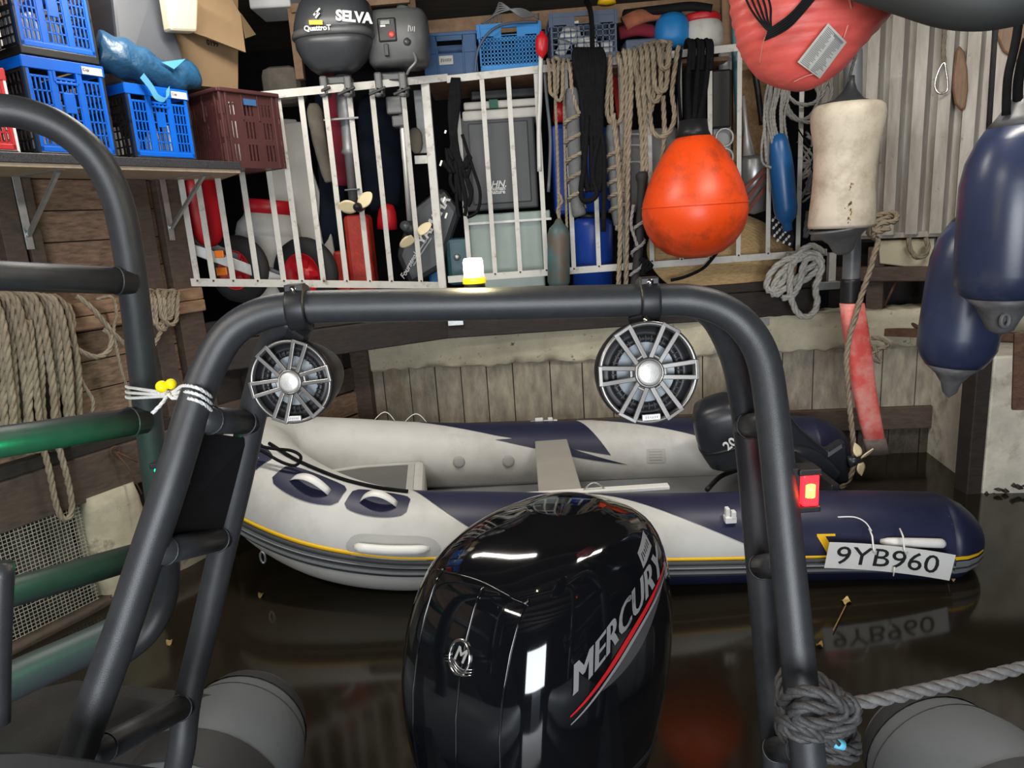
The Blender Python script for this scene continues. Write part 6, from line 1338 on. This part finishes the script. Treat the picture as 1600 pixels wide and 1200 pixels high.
mb = MB(); mb.slab([PR(1372, 376, -.04), PR(1460, 372, -.04), PR(1458, 422, -.04), PR(1374, 412, -.04)], .06, RN); solo('cream_box', mb, cream, 'flat cream box tucked under the metal sheets at right', 'box', bevel=.008)
# navy fenders
def big_fender(label, top, bot, prof, Y, rope_):
    t = T('fender', label, 'fender', P(*bot, Y)); y0 = prof[0][1]
    def seg(lo, hi, name, m):
        pr_ = [q for q in prof if lo <= q[1] <= hi]; mb = MB(); s_ = mpp(Y); a, b = P(*top, Y), P(*bot, Y); ax_ = b-a; L_ = ax_.length; ya, yb = top[1], bot[1]
        mb.lathe([(r*s_, (y-ya)/(yb-ya)*L_) for r, y in pr_], axis(a, ax_), 40, cap=True); return part(t, name, mb, m)
    return t, seg
gz = M('scuffed grey fender end', (.10, .10, .105), .5, 0, .35, 14, .08, 40)
t, seg = big_fender('large navy fender cut by the right picture edge, nearest the camera', (1592, 150), (1562, 524), [(6, 150), (16, 165), (26, 180), (38, 195), (50, 215), (62, 245), (68, 280), (69, 330), (68, 420), (66, 440), (58, 455), (52, 460), (36, 475), (24, 500), (18, 515), (0, 524)], 2.45, None)
seg(195, 460, 'body', fend_navy); seg(150, 195, 'top_end', gz); seg(460, 524, 'bottom_end', gz)
mb = MB(); c = P(1566, 500, 2.45-.05); mb.tube([c+V((.014*cos(q*pi/8), -.015, .022*sin(q*pi/8))) for q in range(16)], .008, 8, True); part(t, 'eye', mb, gz)
mb = MB(); mb.tube(cat([P(1572, 180, 2.42), P(1575, 120, 2.42), P(1588, 60, 2.42), P(1600, -30, 2.42)], 5), .013, 8); mb.tube(cat([P(1590, 160, 2.44), P(1592, 120, 2.44), P(1606, 60, 2.44)], 5), .015, 8); part(t, 'rope', mb, rope_blk)
t, seg = big_fender('navy fender hanging lower and farther back, left of the larger navy fender', (1528, 318), (1482, 622), [(5, 318), (18, 328), (32, 345), (46, 370), (53, 400), (55, 440), (56, 520), (55, 540), (48, 556), (40, 568), (24, 582), (14, 597), (10, 612), (0, 622)], 2.85, None)
seg(345, 568, 'body', fend_navy); seg(318, 345, 'top_end', gz); seg(568, 622, 'bottom_end', gz)
mb = MB(); mb.tube([P(1528, 322, 2.85), P(1545, 200, 2.9), P(1560, -30, 2.95)], .010, 8); part(t, 'rope', mb, rope_blk)
mb = MB(); mb.bar(P(1596, 520, 2.75), P(1592, 640, 2.75), .05, .02, V((-.5, -1, 0))); solo('iron_strap', mb, rust, 'rusty iron strap hanging at the right picture edge below the fenders', 'strap', bevel=.003)
# coral jacket with label
Yj = 2.15
t = T('life_jacket', 'coral red padded jacket with black chevrons and a white care label', 'jacket', P(1255, 141, Yj))
secs = [(-70, 1150, 1425), (-30, 1154, 1408), (0, 1158, 1394), (30, 1161, 1380), (60, 1166, 1352), (85, 1174, 1332), (105, 1184, 1317), (120, 1198, 1302), (133, 1220, 1284), (141, 1244, 1266)]
def jsec(y):
    for a, b in zip(secs, secs[1:]):
        if y <= b[0]: break
    f = (y-a[0])/(b[0]-a[0]); return a[1]+(b[1]-a[1])*f, a[2]+(b[2]-a[2])*f
mb = MB(); rings = []
for i in range(40):
    y = -70+211*i/39; l_, r_ = jsec(y); c = P((l_+r_)/2, y, Yj); hw = (r_-l_)/2*mpp(Yj); k = 1+.012*sin(i*1.9)
    rr = rring(c.x, c.y, hw, min(.15, hw*.75+.01), c.z, 48, 2.2); rings.append([c+(p-c)*(k+.012*sin(j*1.3+i*.7)) for j, p in enumerate(rr)])
mb.loft(rings); part(t, 'shell', mb, jacket)
def jsurf(px, py, off=.004):                           # front of the jacket
    l_, r_ = jsec(py); c = P((l_+r_)/2, py, Yj); hw = (r_-l_)/2*mpp(Yj); x = P(px, py, Yj).x-c.x; d = min(.15, hw*.75+.01)*1.03*max(0, 1-abs(x/hw)**2.2)**(1/2.2); p = P(px, py, Yj-d-off); return p
for k in range(5):
    mb = MB(); mb.tube(cat([jsurf(1163+9*k, -8), jsurf(1172+8.0*k, 12), jsurf(1184+5*k, 30), jsurf(1199+1.5*k, 47)], 5), .0048, 6, flat=.5); part(t, 'stripe', mb, black_matt)
    mb = MB(); mb.tube(cat([jsurf(1199-1*k, 48+3.6*k), jsurf(1218, 36+4*k), jsurf(1240, 18+4.5*k), jsurf(1262+4*k, -8)], 5), .0048, 6, flat=.5); part(t, 'stripe', mb, black_matt)
lq = [(1294, 36), (1323, 66), (1281, 123), (1246, 97)]
def lab(u, v, off): return jsurf((lq[0][0]*(1-u)+lq[1][0]*u)*(1-v)+(lq[3][0]*(1-u)+lq[2][0]*u)*v, (lq[0][1]*(1-u)+lq[1][1]*u)*(1-v)+(lq[3][1]*(1-u)+lq[2][1]*u)*v, off)
mb = MB(); mb.grid(lambda u, v: lab(u, v, .010), 6, 8); lo_ = part(t, 'care_label', mb, paper)
rs = random.Random(6); mb = MB()
for j in range(26):
    v = .05+.036*j
    for (a, b) in ((.08, rs.uniform(.35, .48)), (.54, rs.uniform(.7, .95))):
        mb.grid(lambda u, w_: lab(a+(b-a)*u, v+.016*w_, .0115), 3, 1)
mb.grid(lambda u, w_: lab(.45+.45*u, .05+.06*w_, .0118), 3, 1); sub(lo_, 'fine_print', mb, grey_ink)
mb = MB(); mb.tube(cat([jsurf(1240, 128), jsurf(1262, 118), jsurf(1290, 112)], 6), .002, 6); mb.tube(cat([jsurf(1318, 60), jsurf(1330, 20), jsurf(1325, -10)], 6), .0025, 6); mb.tube(cat([jsurf(1187, 100), jsurf(1192, 70), jsurf(1199, 50)], 6), .0018, 6); part(t, 'piping', mb, M('pale seam', (.66, .22, .18), .6, 0, .1))
# dark canvas roll at the top right
t = T('canvas_roll', 'smoke grey canvas roll hanging from above at the top right corner', 'canvas', P(1490, 44, 1.75)); mb = MB()
mb.tube(cat([P(1330, -40, 1.9), P(1420, -28, 1.8), P(1500, -15, 1.75), P(1570, -16, 1.72), P(1660, -34, 1.7), P(1800, -70, 1.7)], 8), [.04+.05*sin(pi*min(1, (i+4)/46)) for i in range(41)], 24, flat=.8); part(t, 'canvas', mb, dk_hull)
# carabiner on a rope, paddle blades, wooden discs against the sheets
t = T('carabiner', 'steel carabiner on a short rope hanging in front of the metal sheets', 'carabiner', PR(1472, 146, .08)); mb = MB()
mb.rope(cat([PR(1476, 10, .06), PR(1476, 50, .07), PR(1474, 75, .07), PR(1475, 100, .07)], 5), .013, 5); part(t, 'rope', mb, rope_old)
mb = MB(); mb.tube(cat([PR(1473, 99, .08), PR(1466, 112, .08), PR(1461, 132, .08), PR(1464, 143, .08), PR(1472, 146, .08), PR(1480, 141, .08), PR(1481, 128, .08), PR(1478, 110, .08), PR(1476, 99, .08)], 5, True), .006, 8, True); part(t, 'hook', mb, chrome)
def blade(label, pts, o, th=.035):
    mb = MB(); mb.slab([PR(x, y, o) for x, y in pts], th, RN); solo('wooden_paddle', mb, wood_pd, label, 'paddle', bevel=.012)
blade('brown wooden paddle blade hanging on the metal sheets beside the carabiner', [(1498, 70), (1506, 80), (1511, 110), (1512, 140), (1508, 170), (1500, 173), (1491, 162), (1487, 140), (1489, 105), (1493, 80)], .06)
blade('round brown wooden paddle blade near the top right above the navy fenders', [(1562, 30), (1580, 16), (1620, 16), (1640, 60), (1620, 98), (1588, 96), (1566, 80), (1555, 55)], .06)
# hooks of the railing straps, floating leaves
for px, py in ((693, 118), (712, 116)):
    pass
rs = random.Random(21)
for k, (px, py, lb) in enumerate(((1322, 940, 'pale curled leaf floating right of the roll bar leg'), (1500, 880, 'small leaf floating at the dinghy stern tip'), (1280, 1008, 'leaf fragment floating beside the roll bar leg'), (1485, 905, 'yellow leaf stuck below the number plate corner'), (408, 930, 'brown leaf floating left of the dinghy bow eye'), (265, 1004, 'tan leaf floating beside the black hoop at lower left'))):
    c = Pz(px, py, .006); r_ = .028 if k == 0 else .017; mb = MB(); a0 = rs.uniform(0, 6); n = 9
    mb.grid(lambda u, v: c+V((cos(a0), sin(a0), 0))*(u-.5)*2.4*r_+V((-sin(a0), cos(a0), 0))*(v-.5)*1.6*r_*sin(pi*min(.98, max(.02, u)))+V((0, 0, .010*sin(u*7+k)*(abs(v-.5)*2)+.004)), 8, 4); o = solo('floating_leaf', mb, M('pale leaf', (.55, .40, .16), .7, 0, .3, 30) if k in (0, 3) else leafm, lb, 'leaf')
mb = MB(); mb.tube(cat([Pz(1322, 945, .012), Pz(1312, 965, .01), Pz(1302, 985, .01)], 4), .0025, 5); solo('leaf_stalk', mb, leafm, 'thin leaf stalk floating below the pale curled leaf', 'stalk')
